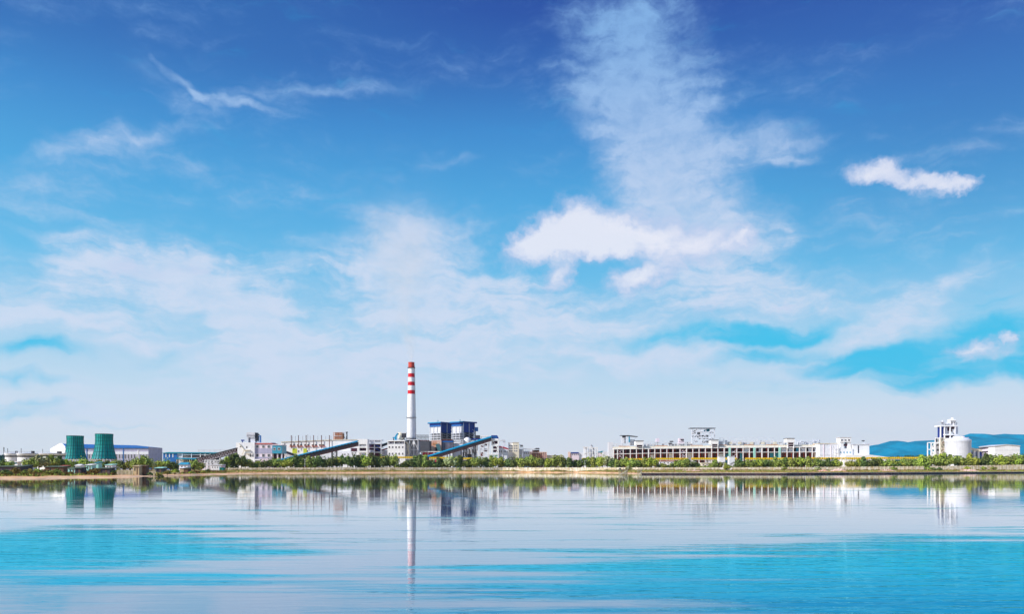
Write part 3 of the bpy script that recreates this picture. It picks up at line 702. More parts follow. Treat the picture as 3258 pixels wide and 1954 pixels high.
part(r, 'flue', 'steel', lambda m: m.lathe(X(1103, D), D + 1, [(.8, Z(1399, D)), (.7, Z(1378, D)), (1.3, Z(1377.5, D)), (1.3, Z(1375, D))], 10))
part(r, 'guy_frame', 'lgrey', lambda m: (m.pbeam((1098, 1399, D), (1103, 1384, D), .3), m.pbeam((1114, 1399, D), (1114, 1387, D), .5)))

# --- covered blue conveyors
def blue_conveyor(x0, y0, x1, y1, th, top_th, D, lab, trest, belly='dgrey', holes=False):
    r = thing('inclined_conveyor', lab, 'conveyor', (x0 + x1) / 2, D, 'inclined conveyors')
    def slab(m, a0, a1, ya, yb, wd=5.0):
        m.hull8([(X(x0, D), D + ya, Z(y0 + a1, D)), (X(x1, D), D + ya, Z(y1 + a1, D)), (X(x1, D), D + yb, Z(y1 + a1, D)), (X(x0, D), D + yb, Z(y0 + a1, D)),
                 (X(x0, D), D + ya, Z(y0 + a0, D)), (X(x1, D), D + ya, Z(y1 + a0, D)), (X(x1, D), D + yb, Z(y1 + a0, D)), (X(x0, D), D + yb, Z(y0 + a0, D))])
    def cover(m):   # arched cover of folded sheets
        k = mpp(D); n = 5
        for j in range(n):
            a = math.pi * j / n; b_ = math.pi * (j + 1) / n
            ya, yb = 2.6 - 3.0 * math.cos(a), 2.6 - 3.0 * math.cos(b_); za, zb = top_th * (1 - math.sin(a)), top_th * (1 - math.sin(b_))
            m.face([(X(x0, D), D + ya, Z(y0 + za, D)), (X(x1, D), D + ya, Z(y1 + za, D)), (X(x1, D), D + yb, Z(y1 + zb, D)), (X(x0, D), D + yb, Z(y0 + zb, D))])
    part(r, 'roof_cover', 'cyan', cover, fix=True)
    part(r, 'side_sheet', 'cyan', lambda m: slab(m, top_th, top_th + 3.4, -.5, .0))
    part(r, 'trim_line', 'dblue', lambda m: slab(m, top_th + 1.6, top_th + 2.1, -.58, -.51))
    part(r, 'belly', belly, lambda m: slab(m, top_th + 3.4, th, .1, 5.0))
    part(r, 'truss', 'rust', lambda m: lattice(m, (x0, y0 + top_th + 3.4), (x1, y1 + top_th + 3.4), D - .1, (th - top_th - 3.4) * mpp(D), 22, .22, 5.3))
    if holes:
        def vents(m):
            for k in range(20):
                t = .18 + .78 * k / 20; px = x0 + (x1 - x0) * t; py = y0 + (y1 - y0) * t
                m.pbeam((px - 2, py + top_th + 3.0, D - .65), (px + 2, py + top_th + 1.6, D - .65), .1, .7)
        part(r, 'vent_openings', 'steel', vents)
    for (px, py, wd) in trest:
        def tr(m):
            for s in (-1, 1):
                for yy in (0.3, 4.6): m.box(X(px + s * wd, D) - .35, X(px + s * wd, D) + .35, D + yy - .3, D + yy + .3, G, Z(py, D))
            n = 3
            for k in range(n):
                za = G + (Z(py, D) - G) * k / n; zb = G + (Z(py, D) - G) * (k + 1) / n
                m.beam((X(px - wd, D), D, za), (X(px + wd, D), D, zb), .3); m.beam((X(px + wd, D), D, za), (X(px - wd, D), D, zb), .3)
                m.box(X(px - wd, D), X(px + wd, D), D - .2, D + .2, zb - .3, zb)
        part(r, 'trestle', 'steel', tr)
blue_conveyor(880, 1463.5, 1138, 1402, 17, 2.0, 790, 'blue covered conveyor sloping up in front of the long white hall', [(1062, 1436, 7), (1010, 1446, 4)], belly='steel', holes=True)
# ================================================================ MIDDLE: frames, chimney, boiler houses
D = 900
r = thing('conveyor_head_tower', 'white concrete tower with open windows where the left blue conveyor ends', 'tower', 1152, D)
def ct(m):
    m.pbox(1137, 1169, 1398, 1412, D, 12); 
    for a, b_ in ((1137, 1143), (1165, 1169)): m.pbox(a, b_, 1412, None, D, 12)
    m.pbox(1143, 1165, 1421.5, 1426, D + .05, 11.8); m.pbox(1143, 1165, 1435.5, 1441, D + .05, 11.8)
    m.pbox(1143, 1165, 1412, 1414.5, D + .05, 11.8)
part(r, 'frame', 'white', ct)
part(r, 'interior', 'interior', lambda m: m.pbox(1143, 1165, 1414, 1436, D + 4, 5))
part(r, 'louvre', 'lgrey', lambda m: [m.pbox(1144 + k * 3, 1146 + k * 3, 1415.5, 1421, D + 1, .3) for k in range(7)])
part(r, 'low_wing', 'white2', lambda m: m.pbox(1113, 1137, 1425, None, D + 2, 10))
part(r, 'wing_opening', 'interior', lambda m: m.pbox(1117, 1136, 1427, 1437, D + 1.6, .4))
windows(r, [1121, 1131], 1441, 1445, D + 2, 5)
D = 915
r = thing('open_frame', 'grey open concrete frame right of the white conveyor head tower', 'frame', 1192, D)
def of(m):
    for px in (1170, 1191, 1212): m.pbox(px - 1.2, px + 1.2, 1400, None, D, 1.2); m.pbox(px - 1.2, px + 1.2, 1400, None, D + 13, 1.2)
    for py in (1400, 1412, 1424, 1439): m.pbox(1169, 1214, py, py + 2, D - .1, 14.5)
part(r, 'frame', 'lgrey', of)
part(r, 'interior', 'interior', lambda m: (m.pbox(1171, 1212, 1414, 1424, D + 9, 2), m.pbox(1171, 1212, 1426, None, D + 8, 3)))
for a, b_, c_, d_ in ((1171.3, 1189, 1402.5, 1411.5), (1171.3, 1189, 1433, 1438.8), (1192.5, 1210, 1403, 1409)): part(r, 'infill_panel', 'white2', lambda m: m.pbox(a, b_, c_, d_, D + 3, .4))
part(r, 'brace', 'dblue', lambda m: (m.pbeam((1192, 1416, D + 1), (1211, 1424, D + 1), .8), m.pbeam((1193, 1426, D + 1), (1211, 1438, D + 1), .8), m.pbeam((1171, 1424, D + 1), (1182, 1416, D + 1), .8)))
D = 925
r = thing('inclined_conveyor', 'short dark gallery rising from the grey frame to the white window building', 'conveyor', 1225, D, 'inclined conveyors')
part(r, 'gallery', 'dgrey', lambda m: m.hull8([(X(1212, D), D, Z(1424, D)), (X(1236, D), D, Z(1414, D)), (X(1236, D), D + 4, Z(1414, D)), (X(1212, D), D + 4, Z(1424, D)),
   (X(1212, D), D, Z(1417, D)), (X(1236, D), D, Z(1408, D)), (X(1236, D), D + 4, Z(1408, D)), (X(1212, D), D + 4, Z(1417, D))]))
part(r, 'roof_sheet', 'teal', lambda m: m.hull8([(X(1211, D), D - .2, Z(1417, D)), (X(1237, D), D - .2, Z(1408, D)), (X(1237, D), D + 4.2, Z(1408, D)), (X(1211, D), D + 4.2, Z(1417, D)),
   (X(1211, D), D - .2, Z(1415.8, D)), (X(1237, D), D - .2, Z(1406.8, D)), (X(1237, D), D + 4.2, Z(1406.8, D)), (X(1211, D), D + 4.2, Z(1415.8, D))]))
r = thing('low_shed', 'low pink-roofed shed between the grey frame and the white window building', 'shed', 1224, D + 10)
part(r, 'wall', 'white2', lambda m: m.pbox(1213, 1236, 1434, None, D + 10, 12)); part(r, 'roof', 'redroof', lambda m: m.pprism([(1212, 1434), (1212, 1432), (1236, 1425), (1237, 1427)], D + 9, 14))

D = 890
r = thing('office_block', 'white block with rows of small square windows left of the chimney', 'building', 1262, D)
part(r, 'wall', 'white', lambda m: m.pbox(1233, 1288, 1414, None, D, 20))
part(r, 'top_frame', 'white', lambda m: (m.pbox(1232, 1289, 1402, 1405.3, D - .4, 21), [m.pbox(a, a + 2.2, 1405.3, 1414, D, 1) for a in (1233, 1254, 1285.8)], m.pbox(1233, 1288, 1405.3, 1414, D + 19, 1)))
part(r, 'top_void', 'interior', lambda m: m.pbox(1236, 1287, 1406, 1414, D + 4, 10))
part(r, 'top_equipment', 'lgrey', lambda m: [m.pbox(1237 + 4 * k, 1239.4 + 4 * k, 1408 + (k * 7) % 4, 1413.9, D + 1.5, 1.5) for k in range(12)])
windows(r, [1239, 1249, 1260, 1270, 1281], 1421, 1427, D, 4.6); windows(r, [1239, 1249, 1260, 1270, 1281], 1442, 1448, D, 4.6)
D = 893
r = thing('rooftop_silo', 'round pale silo with blue duct on the roof of the white window block', 'silo', 1276, D, z=Z(1402, D))
part(r, 'silo_shell', 'cream', lambda m: m.lathe(X(1277, D + 8), D + 8, [(1.2, Z(1401.8, D)), (3.6, Z(1396, D)), (3.8, Z(1395, D)), (3.8, Z(1377, D)), (1, Z(1374.5, D))], 20))
part(r, 'housing', 'dgrey', lambda m: m.pbox(1278, 1291, 1380, 1393, D + 4, 5))
part(r, 'housing_roof', 'lgrey', lambda m: m.pbox(1276, 1293, 1377, 1380, D + 3.5, 6))
part(r, 'blue_duct', 'cyan', lambda m: (m.pbeam((1266, 1380, D + 2), (1259, 1390, D + 2), 1.6), m.pbeam((1259, 1390, D + 2), (1259, 1401, D + 2), 2.2), m.pbox(1249, 1256, 1392, 1395, D + 2, 2)))
part(r, 'support', 'steel', lambda m: (m.pbox(1251, 1253.5, 1395, 1402, D + 2, 1), m.pbox(1285, 1287, 1393, 1402, D + 5, 1), m.pbox(1266, 1268, 1380, 1384, D + 1, 2)))

# --- chimney
D = 960
cxp = [(1488, 1311.5, 15.6), (1400, 1310.5, 14.6), (1330, 1310.0, 13.2), (1253, 1309, 11.6), (1168, 1307.6, 9.8), (1152, 1307.3, 9.6)]
r = thing('chimney', 'tall white chimney with red bands near its top', 'chimney', 1309, D)
def rad_at(py):
    for (ya, ca, ra), (yb, cb, rb) in zip(cxp, cxp[1:]):
        if py >= yb: t = (ya - py) / (ya - yb); return (ra + (rb - ra) * t) * mpp(D)
    return cxp[-1][2] * mpp(D)
ccy = D + 7; ccx = X(1308.8, ccy)
def band(name, matn, y0, y1):
    ys = [y0 + (y1 - y0) * k / max(1, int(abs(y1 - y0) / 25)) for k in range(max(1, int(abs(y1 - y0) / 25)) + 1)]
    part(r, name, matn, lambda m: m.lathe(ccx, ccy, [(rad_at(y), Z(y, D)) for y in ys], 40, cap=False), smooth=True)
band('shaft', 'white', 1492, 1253); band('red_band', 'red', 1253, 1241); band('white_band', 'white', 1241, 1226); band('red_band', 'red', 1226, 1214)
band('white_band', 'white', 1214, 1199.5); band('red_band', 'red', 1199.5, 1187); band('white_band', 'white', 1187, 1169.5); band('red_band', 'redorange', 1169.5, 1152)
part(r, 'lip', 'redorange', lambda m: m.lathe(ccx, ccy, [(rad_at(1152) * .99, Z(1153, D)), (rad_at(1152) * 1.07, Z(1152.6, D)), (rad_at(1152) * 1.07, Z(1151, D)), (rad_at(1152) * .8, Z(1151, D)), (rad_at(1152) * .8, Z(1160, D))], 40, cap=False))
part(r, 'flue_lining', 'steel', lambda m: m.lathe(ccx, ccy, [(rad_at(1152) * .79, Z(1165, D)), (rad_at(1152) * .79, Z(1151.2, D))], 24))
def gal(py):
    def f(m):
        a = rad_at(py)
        m.lathe(ccx, ccy, [(a * .99, Z(py, D)), (a + 1.0, Z(py, D)), (a + 1.0, Z(py, D) + .25), (a * .99, Z(py, D) + .25)], 32, cap=False)
        for k in range(24):
            t = 2 * math.pi * k / 24
            m.beam((ccx + (a + .95) * math.cos(t), ccy + (a + .95) * math.sin(t), Z(py, D)), (ccx + (a + .95) * math.cos(t), ccy + (a + .95) * math.sin(t), Z(py, D) + 1.3), .08)
        m.lathe(ccx, ccy, [(a + .92, Z(py, D) + 1.25), (a + 1.0, Z(py, D) + 1.25), (a + 1.0, Z(py, D) + 1.35), (a + .92, Z(py, D) + 1.35)], 32, cap=False)
    return f
for py in (1170, 1330, 1395): part(r, 'gallery', 'dgrey' if py != 1395 else 'steel', gal(py))
def ladder(m):
    for (ya, yb) in ((1400, 1330), (1330, 1253), (1253, 1158)):
        for s in (-.35, .35):
            t = R(-8) ; a, b_ = rad_at(ya) + .45, rad_at(yb) + .45
            m.beam((ccx + a * math.cos(t), ccy + a * math.sin(t) + s, Z(ya, D)), (ccx + b_ * math.cos(t), ccy + b_ * math.sin(t) + s, Z(yb, D)), .16)
    for k in range(60):
        py = 1400 - 4 * k; a = rad_at(py) + .5
        m.beam((ccx + a - .1, ccy - 1.4, Z(py, D)), (ccx + a - .1, ccy + .3, Z(py, D)), .25)
part(r, 'ladder', 'steel', ladder)

# --- equipment annex at the chimney foot
D = 900
r = thing('flue_gas_annex', 'grey annex with ducts and pipework at the foot of the chimney', 'building', 1309, D)
part(r, 'frame', 'lgrey', lambda m: frame_tower(m, 1290, 1330, 1401, D, 14, 3, .8, 3))
part(r, 'roof_slab', 'dgrey', lambda m: (m.pbox(1289, 1332, 1400, 1402.6, D - .4, 15), m.pbox(1291, 1322, 1395.5, 1397, D, 9)))
part(r, 'back_wall', 'grey', lambda m: m.pbox(1289, 1330, 1404, None, D + 6, 6))
part(r, 'duct', 'cream', lambda m: (m.pbeam((1293, 1408, D - 1), (1300, 1416, D - 1), 2), m.pbeam((1300, 1416, D - 1), (1297, 1424, D - 1), 2.4), m.pbeam((1297, 1424, D - 1), (1301, 1440, D - 1), 1.8), m.pbeam((1301, 1440, D - 1), (1298, 1456, D - 1), 1.4)))
part(r, 'white_panel', 'white', lambda m: m.pbox(1314, 1320, 1407, 1415, D - .6, .4))
windows(r, [1309, 1317, 1326], 1421, 1428, D + 5.9, 3); windows(r, [1304, 1309, 1317, 1326], 1442, 1448, D + 5.9, 3)
r = thing('pipe_rack', 'pipe rack of thin posts linking the chimney to the left boiler house', 'pipe rack', 1346, 940)
def pr(m):
    D = 940
    for k in range(9): m.pbox(1328 + 4.2 * k, 1329 + 4.2 * k, 1386, 1404, D, .4); m.pbeam((1328 + 4.2 * k, 1400, D), (1331 + 4.2 * k, 1392, D), .3)
    m.pbox(1322, 1364, 1385, 1386.6, D - .3, 1.2); m.pbox(1322, 1364, 1390, 1391, D - .3, 1.0)
part(r, 'rack_frame', 'dgrey', pr); part(r, 'pipe', 'lgrey', lambda m: m.pbox(1322, 1364, 1400, 1402.5, 940, 3))
r = thing('dust_collector', 'dark ribbed dust collector between the chimney and the left boiler house', 'dust collector', 1349, 930)
D = 930
part(r, 'casing', 'dgrey', lambda m: m.pbox(1330, 1369, 1404, 1440, D, 14))
part(r, 'casing_ribs', 'grey', lambda m: [m.pbox(1331.5 + 3.3 * k, 1332.3 + 3.3 * k, 1405, 1437, D - .4, .38) for k in range(11)])
part(r, 'top_deck', 'rust', lambda m: [m.pbox(1331 + 6 * k, 1335 + 6 * k, 1401.5, 1404, D + 1, 3) for k in range(6)])
part(r, 'stand', 'steel', lambda m: [m.pbox(1331 + 9 * k, 1332.5 + 9 * k, 1440, None, D + .5, 1) for k in range(5)])
r = thing('covered_way', 'low white covered walkway in front of the dust collector', 'walkway', 1352, 905)
D = 905
part(r, 'roof', 'white', lambda m: m.pbox(1336, 1400, 1437, 1439, D, 5)); part(r, 'column', 'white', lambda m: [m.pbox(a, a + 1.6, 1439, None, D + .3, .8) for a in (1342, 1361, 1380)])
part(r, 'back_wall', 'redroof', lambda m: m.pbox(1344, 1395, 1441, None, D + 4, .6))

# --- boiler houses (turned: lit face to the left, shaded face to the right)
def boiler_house(pc, pl, pr_, roof_py, D, lab, extra=False):
    th = R(40)
    u = (-math.cos(th), math.sin(th)); v = (math.sin(th), math.cos(th))
    r = thing('boiler_house', lab, 'boiler house', pc, D, 'twin blue-roofed boiler houses')
    fr = ((X(pc, D), D), u, v); k = mpp(D)
    W = (pc - pl) * k / math.cos(th) * 1.03; S = (pr_ - pc) * k / math.sin(th) * 1.04
    z = lambda py: Z(py, D)
    zr = z(roof_py)
    def P(name, matn, fn, **kw): return part(r, name, matn, fn, frame=fr, **kw)
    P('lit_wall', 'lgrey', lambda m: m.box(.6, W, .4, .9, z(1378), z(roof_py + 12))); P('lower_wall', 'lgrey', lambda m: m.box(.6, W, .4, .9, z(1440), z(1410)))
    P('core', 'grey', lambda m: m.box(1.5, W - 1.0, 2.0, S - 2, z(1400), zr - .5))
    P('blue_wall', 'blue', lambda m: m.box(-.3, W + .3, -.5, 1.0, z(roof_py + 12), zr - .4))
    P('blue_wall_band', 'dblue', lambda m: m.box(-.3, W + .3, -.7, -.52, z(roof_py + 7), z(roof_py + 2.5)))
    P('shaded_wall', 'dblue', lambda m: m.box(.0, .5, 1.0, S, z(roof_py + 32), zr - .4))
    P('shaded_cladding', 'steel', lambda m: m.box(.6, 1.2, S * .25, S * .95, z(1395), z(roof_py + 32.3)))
    P('roof', 'cyan', lambda m: m.box(-2.2, W + 2.2, -2.2, S + 2.0, zr, zr + 1.0))
    P('roof_fascia', 'dblue', lambda m: (m.box(-2.3, -2.2, -2.2, S + 2.0, zr - .8, zr + .7), m.box(-2.3, W + 2.2, -2.3, -2.21, zr - .9, zr - .05)))
    P('roof_vent', 'teal', lambda m: (m.box(W * .4, W * .6, S * .4, S * .6, zr + 1.02, zr + 2.0), m.box(W * .48, W * .52, S * .2, S * .22, zr + 1.02, zr + 4)))
    def cols(m):
        for a in (0, W * .33, W * .66, W):
            for b_ in (0, S * .5, S): m.box(a - .35, a + .35, b_ - .35, b_ + .35, G, zr - .6)
    P('columns', 'lgrey', cols)
    py = 1378
    lv = []
    while py < 1412: lv.append(py); py += 7.5
    for q in lv:
        P('platform', 'white2', lambda m: m.box(-.6, W + .6, -.8, 1.6, z(q + 1.4), z(q)))
        P('railing', 'dgrey', lambda m: (m.box(-.6, W + .6, -.8, -.7, z(q) + 1.0, z(q) + 1.12), [m.box(-.6 + (W + 1.2) * j / 9, -.5 + (W + 1.2) * j / 9, -.8, -.72, z(q), z(q) + 1.0) for j in range(10)]))
        P('side_platform', 'dgrey', lambda m: m.box(-.9, .4, .5, S, z(q + 1.2), z(q)))
    P('equipment', 'grey', lambda m: [m.box(1 + j * 2.2, 2.4 + j * 2.2, .8, 1.8, z(lv[(j * 3) % len(lv)] ) - 2.6, z(lv[(j * 3) % len(lv)]) - .8) for j in range(int(W / 2.4))])
    def braces(m):
        for i, q in enumerate(lv[:-1]):
            for s in (0, .5):
                a = m.P(-.4, S * s, z(q + 1)); b_ = m.P(-.4, S * (s + .5), z(lv[i + 1]))
                m.beam(a, b_, .35)
    P('side_braces', 'lilac', braces)
    P('stair_tower', 'white2', lambda m: [m.beam(m.P(-1.2, S * (.75 if j % 2 else .95), z(1408 - j * 6)), m.P(-1.2, S * (.95 if j % 2 else .75), z(1402 - j * 6)), .45) for j in range(7)])
    if extra:
        P('side_cabin', 'blue', lambda m: m.box(-1.5, 2, S + .02, S + 5, z(1371), z(1358)))
        P('cabin_post', 'dgrey', lambda m: m.box(-.5, .2, S + 1, S + 1.6, z(1420), z(1371)))
    return r
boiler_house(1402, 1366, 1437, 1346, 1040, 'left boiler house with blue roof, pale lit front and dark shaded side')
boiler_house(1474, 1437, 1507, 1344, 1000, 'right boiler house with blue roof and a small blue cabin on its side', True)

D = 950
r = thing('bunker_house', 'peach coloured block with a large discharge opening under the left boiler house', 'building', 1388, D)
part(r, 'wall', 'peach', lambda m: m.pbox(1371, 1404, 1402, None, D, 12))
part(r, 'opening', 'interior', lambda m: m.pbox(1385, 1392, 1425, 1438, D - .1, .2))
part(r, 'hopper', 'cream', lambda m: m.hull8([(X(1369, D), D - 3, G), (X(1380, D), D - 3, G), (X(1380, D), D, G), (X(1369, D), D, G), (X(1373, D), D - 1.5, Z(1420, D)), (X(1377, D), D - 1.5, Z(1420, D)), (X(1377, D), D, Z(1420, D)), (X(1373, D), D, Z(1420, D))]))
part(r, 'stained_panel', 'orange', lambda m: m.pbox(1376, 1392, 1411, 1417, D - .15, .14))
part(r, 'duct', 'mint', lambda m: m.pbeam((1391, 1414, D - 1), (1400, 1438, D - 1), 4))
r = thing('dust_collector', 'blue-grey ribbed collector between the two boiler houses', 'dust collector', 1423, D)
part(r, 'casing', 'dgrey', lambda m: m.pbox(1405, 1441, 1408, 1436, D + 3, 12)); part(r, 'top_band', 'blue', lambda m: m.pbox(1404.5, 1441.5, 1404, 1408, D + 2.8, 12.5))
part(r, 'casing_ribs', 'lilac', lambda m: [m.pbox(1406.5 + 4 * k, 1407.6 + 4 * k, 1409, 1435, D + 2.6, .38) for k in range(9)])
part(r, 'top_deck', 'rust', lambda m: (m.pbox(1404, 1442, 1401.5, 1403, D + 3, 12), [m.pbox(1406 + 5 * k, 1409 + 5 * k, 1398.5, 1401.4, D + 4, 3) for k in range(7)]))
part(r, 'stand', 'steel', lambda m: [m.pbox(1406 + 8.5 * k, 1407.5 + 8.5 * k, 1436, None, D + 3.5, 1) for k in range(5)])
D = 960
r = thing('duct_house', 'tall pale ducting block under the right boiler house', 'building', 1456, D)
part(r, 'wall', 'white2', lambda m: m.pbox(1441.5, 1474, 1412, None, D, 10)); part(r, 'wall_bands', 'lgrey', lambda m: [m.pbox(1441, 1474.5, 1399 + 6 * k, 1401 + 6 * k, D - .5, 10.6) for k in range(5)])
r = thing('round_vessel', 'rounded white vessel behind the right blue conveyor', 'tank', 1487, D)
part(r, 'vessel_shell', 'white', lambda m: m.lathe(X(1487, D + 8), D + 8, [(4.5, G), (4.5, Z(1404, D)), (3.8, Z(1396, D)), (1.5, Z(1392, D))], 20), smooth=True)
r = thing('steel_frame', 'dark steel frame of pipes and vessels under the right blue conveyor', 'frame', 1495, 900)
D = 900
part(r, 'frame', 'steel', lambda m: frame_tower(m, 1466, 1502, 1430, D, 10, 3, .5, 4)); part(r, 'white_posts', 'white2', lambda m: [m.pbox(a, a + 1.2, 1432, None, D - .5, .6) for a in (1470, 1478, 1485)])
part(r, 'vessel', 'dgrey', lambda m: (m.pbox(1468, 1482, 1440, 1452, D + 3, 4), m.pbox(1486, 1500, 1446, None, D + 3, 4)))
part(r, 'cyan_hood', 'cyan', lambda m: m.pbox(1472, 1488, 1455.5, 1457.5, D - 2, 2))
r = thing('precipitator', 'grey hopper shaped precipitator with bright ducts under the right blue conveyor', 'filter', 1512, 930)
D = 930
part(r, 'casing', 'grey', lambda m: (m.pbox(1500, 1520, 1418, 1432, D, 9), m.hull8([(X(1506, D), D + 2, Z(1446, D)), (X(1514, D), D + 2, Z(1446, D)), (X(1514, D), D + 6, Z(1446, D)), (X(1506, D), D + 6, Z(1446, D)), (X(1500, D), D, Z(1432.2, D)), (X(1520, D), D, Z(1432.2, D)), (X(1520, D), D + 9, Z(1432.2, D)), (X(1500, D), D + 9, Z(1432.2, D))])))
part(r, 'duct', 'white', lambda m: (m.pbeam((1490, 1424, D - 1), (1502, 1434, D - 1), 1.6), m.pbeam((1518, 1436, D - 1), (1524, 1450, D - 1), 1.4)))
part(r, 'stand', 'steel', lambda m: [m.pbox(a, a + 1.2, 1432, None, D + 1, 1) for a in (1501, 1509, 1517)])
D = 880
r = thing('steel_frame', 'white steel frame crowded with pipes left of the conveyor head house', 'frame', 1540, D)
part(r, 'frame', 'white2', lambda m: frame_tower(m, 1526, 1553, 1412, D, 12, 4, .7, 2))
part(r, 'vessels', 'rust', lambda m: (m.pbox(1530, 1537, 1418, 1424, D + 3, 4), m.pbox(1541, 1550, 1428, 1438, D + 3, 4), m.pbox(1529, 1538, 1440, 1452, D + 3, 4), m.pbox(1540, 1549, 1414, 1419, D + 3, 4)))
part(r, 'pipes', 'lgrey', lambda m: (m.pbeam((1526, 1430, D + 1), (1553, 1430, D + 1), .9), m.pbeam((1539, 1412, D + 1), (1539, 1456, D + 1), 1.1), m.pbox(1526, 1553, 1410.5, 1412, D, 12)))
r = thing('rooftop_cabin', 'small dark louvred cabin between the boiler house and the conveyor head', 'cabin', 1520, 985)
D = 985
part(r, 'cabin_wall', 'dgrey', lambda m: m.pbox(1514, 1527, 1386, 1397, D, 6)); part(r, 'cabin_posts', 'steel', lambda m: [m.pbox(a, a + 1, 1397, None, D + 1, 1) for a in (1515, 1525)])
part(r, 'roof_slab', 'dblue', lambda m: m.pbox(1500, 1529, 1396.5, 1400, D - 1, 8)); part(r, 'white_deck', 'white', lambda m: (m.pbox(1529, 1553, 1387, 1390, D, 8), m.pbox(1530, 1532, 1390, None, D + 1, 1), m.pbox(1550, 1552, 1390, None, D + 1, 1)))
blue_conveyor(1361, 1450, 1563, 1387.5, 16, 2.6, 850, 'long blue covered conveyor rising in front of the boiler houses', [(1480, 1424, 4), (1510, 1414, 3)], belly='dgrey')
D = 852
r = thing('conveyor_head_house', 'blue louvred head house on a white frame at the top of the long blue conveyor', 'tower', 1572, D)
part(r, 'head_wall', 'dblue', lambda m: m.pprism([(1564, 1398), (1563, 1386), (1582, 1386), (1587, 1396), (1586, 1398)], D, 8))
part(r, 'head_panels', 'blue', lambda m: [m.pbox(1566 + 4.4 * k, 1568.6 + 4.4 * k, 1388, 1395.5, D - .3, .28) for k in range(4)])
part(r, 'frame', 'white', lambda m: (frame_tower(m, 1565, 1585, 1398, D + .5, 7, 3, 1.1, 1), m.pbox(1547, 1556, 1401, 1402.6, D, 6), m.pbox(1555, 1557, 1401, None, D, 1), m.pbox(1553, 1587, 1446, 1448, D - .4, 8)))
part(r, 'interior', 'interior', lambda m: (m.pbox(1567, 1583, 1404, 1413, D + 4, 3), m.pbox(1569, 1583, 1421, 1440, D + 4, 3)))
part(r, 'floor_slab', 'white', lambda m: (m.pbox(1563, 1586, 1398.2, 1402, D - .2, 8), m.pbox(1564, 1586, 1413.5, 1418.5, D + .2, 7.4)))
part(r, 'low_wall', 'mint', lambda m: m.pbox(1557, 1585, 1449, 1454, D + 1, 4))

# --- white buildings right of the conveyor
D = 1000
r = thing('red_roof_house', 'pale house with a small red roof right of the conveyor head house', 'building', 1603, D)
part(r, 'wall', 'white2', lambda m: m.pprism([(1587, 1492), (1587, 1419), (1598, 1419), (1617, 1427), (1617, 1492)], D, 14))
part(r, 'roof', 'redroof', lambda m: m.pprism([(1586, 1424), (1586, 1421.5), (1600, 1421.5), (1618, 1428), (1618, 1431)], D - .5, 3))
part(r, 'upper_floor', 'lgrey', lambda m: (m.pbox(1588, 1608, 1402, 1404, D + 4, 8), m.pbox(1588, 1590, 1404, 1419, D + 4, 1), m.pbox(1600, 1608, 1406, 1419, D + 5, 6), m.pbox(1595, 1607, 1399.5, 1401, D + 5, 5)))
windows(r, [1590, 1596], 1434, 1441, D, 2.6); windows(r, [1604, 1609, 1614], 1435, 1440, D, 2.4)
part(r, 'post', 'white', lambda m: m.pbox(1597.6, 1599.4, 1421, None, D - .9, .35))
for (a, b_, top, lab, D) in ((1617, 1633, 1410, 'narrow white tower block with small windows, left of a pair', 1010), (1632, 1651, 1409, 'pale apartment-like block with dark slots, right of a pair', 1005)):
    r = thing('white_block', lab, 'building', (a + b_) / 2, D)
    part(r, 'wall', 'white' if a == 1617 else 'cream', lambda m: m.pbox(a, b_, top, None, D, 10)); part(r, 'roof', 'lgrey', lambda m: m.pbox(a - 1, b_ + 1, top - 1.4, top, D - .4, 11))
    for py in (1418, 1426, 1434): windows(r, [a + 5, a + 11.5], py, py + 3.5, D, 4.5)
r = thing('steel_frame', 'thin pale steel frame beside the white blocks', 'frame', 1657, 1015)
part(r, 'frame', 'lgrey', lambda m: frame_tower(m, 1651, 1664, 1416, 1015, 8, 4, .5, 2)); part(r, 'panel', 'dgrey', lambda m: m.pbox(1655, 1663, 1418, 1422, 1014.5, .3)); part(r, 'infill', 'white2', lambda m: m.pbox(1652, 1662, 1430, None, 1018, 3))
r = thing('low_white_building', 'low white building with open upper deck left of the pink ruin-like frames', 'building', 1674, 1020)
D = 1020
part(r, 'wall', 'white2', lambda m: m.pbox(1664, 1685, 1436, None, D, 10)); part(r, 'deck_frame', 'lgrey', lambda m: (m.pbox(1664, 1700, 1429, 1430.5, D, 8), [m.pbox(a, a + .9, 1430, 1437, D, .5) for a in (1665, 1672, 1679, 1685, 1692, 1698)]))
windows(r, [1669, 1675, 1681], 1441, 1445, D, 3)
r = thing('brick_frame', 'low unfinished brick-red frame building behind the trees in the middle of the shore', 'building', 1712, 1030)
D = 1030
part(r, 'frame', 'peach', lambda m: (frame_tower(m, 1686, 1738, 1440, D, 10, 2, .9, 8, False)))
part(r, 'back_wall', 'rust', lambda m: (m.pbox(1688, 1728, 1442, None, D + 5, 1), m.pbox(1694, 1716, 1433, 1441, D + 3, 5)))
part(r, 'roof_slab', 'dgrey', lambda m: (m.pbox(1690, 1717, 1429, 1430.6, D, 8), m.pbox(1704, 1716, 1426.6, 1428.6, D + 1, 5), m.pbox(1728, 1740, 1441, 1443, D, 9)))
part(r, 'end_wall', 'pinkwall', lambda m: (m.pbox(1728, 1740, 1443.2, None, D + 1, 8), m.pbox(1686, 1694, 1436, None, D + 2, 6)))
r = thing('low_concrete_wall', 'long low pale wall beyond the trees between the brick frame and the blue-roofed sheds', 'wall', 1778, 1040)
part(r, 'wall', 'cream', lambda m: m.pbox(1740, 1792, 1450.5, None, 1040, 1)); part(r, 'coping', 'concrete', lambda m: m.pbox(1739, 1793, 1449.5, 1450.4, 1039.5, 2))
D = 1050
r = thing('blue_roof_shed', 'low white shed with a dark blue roof left of the white tower frame', 'shed', 1829, D)
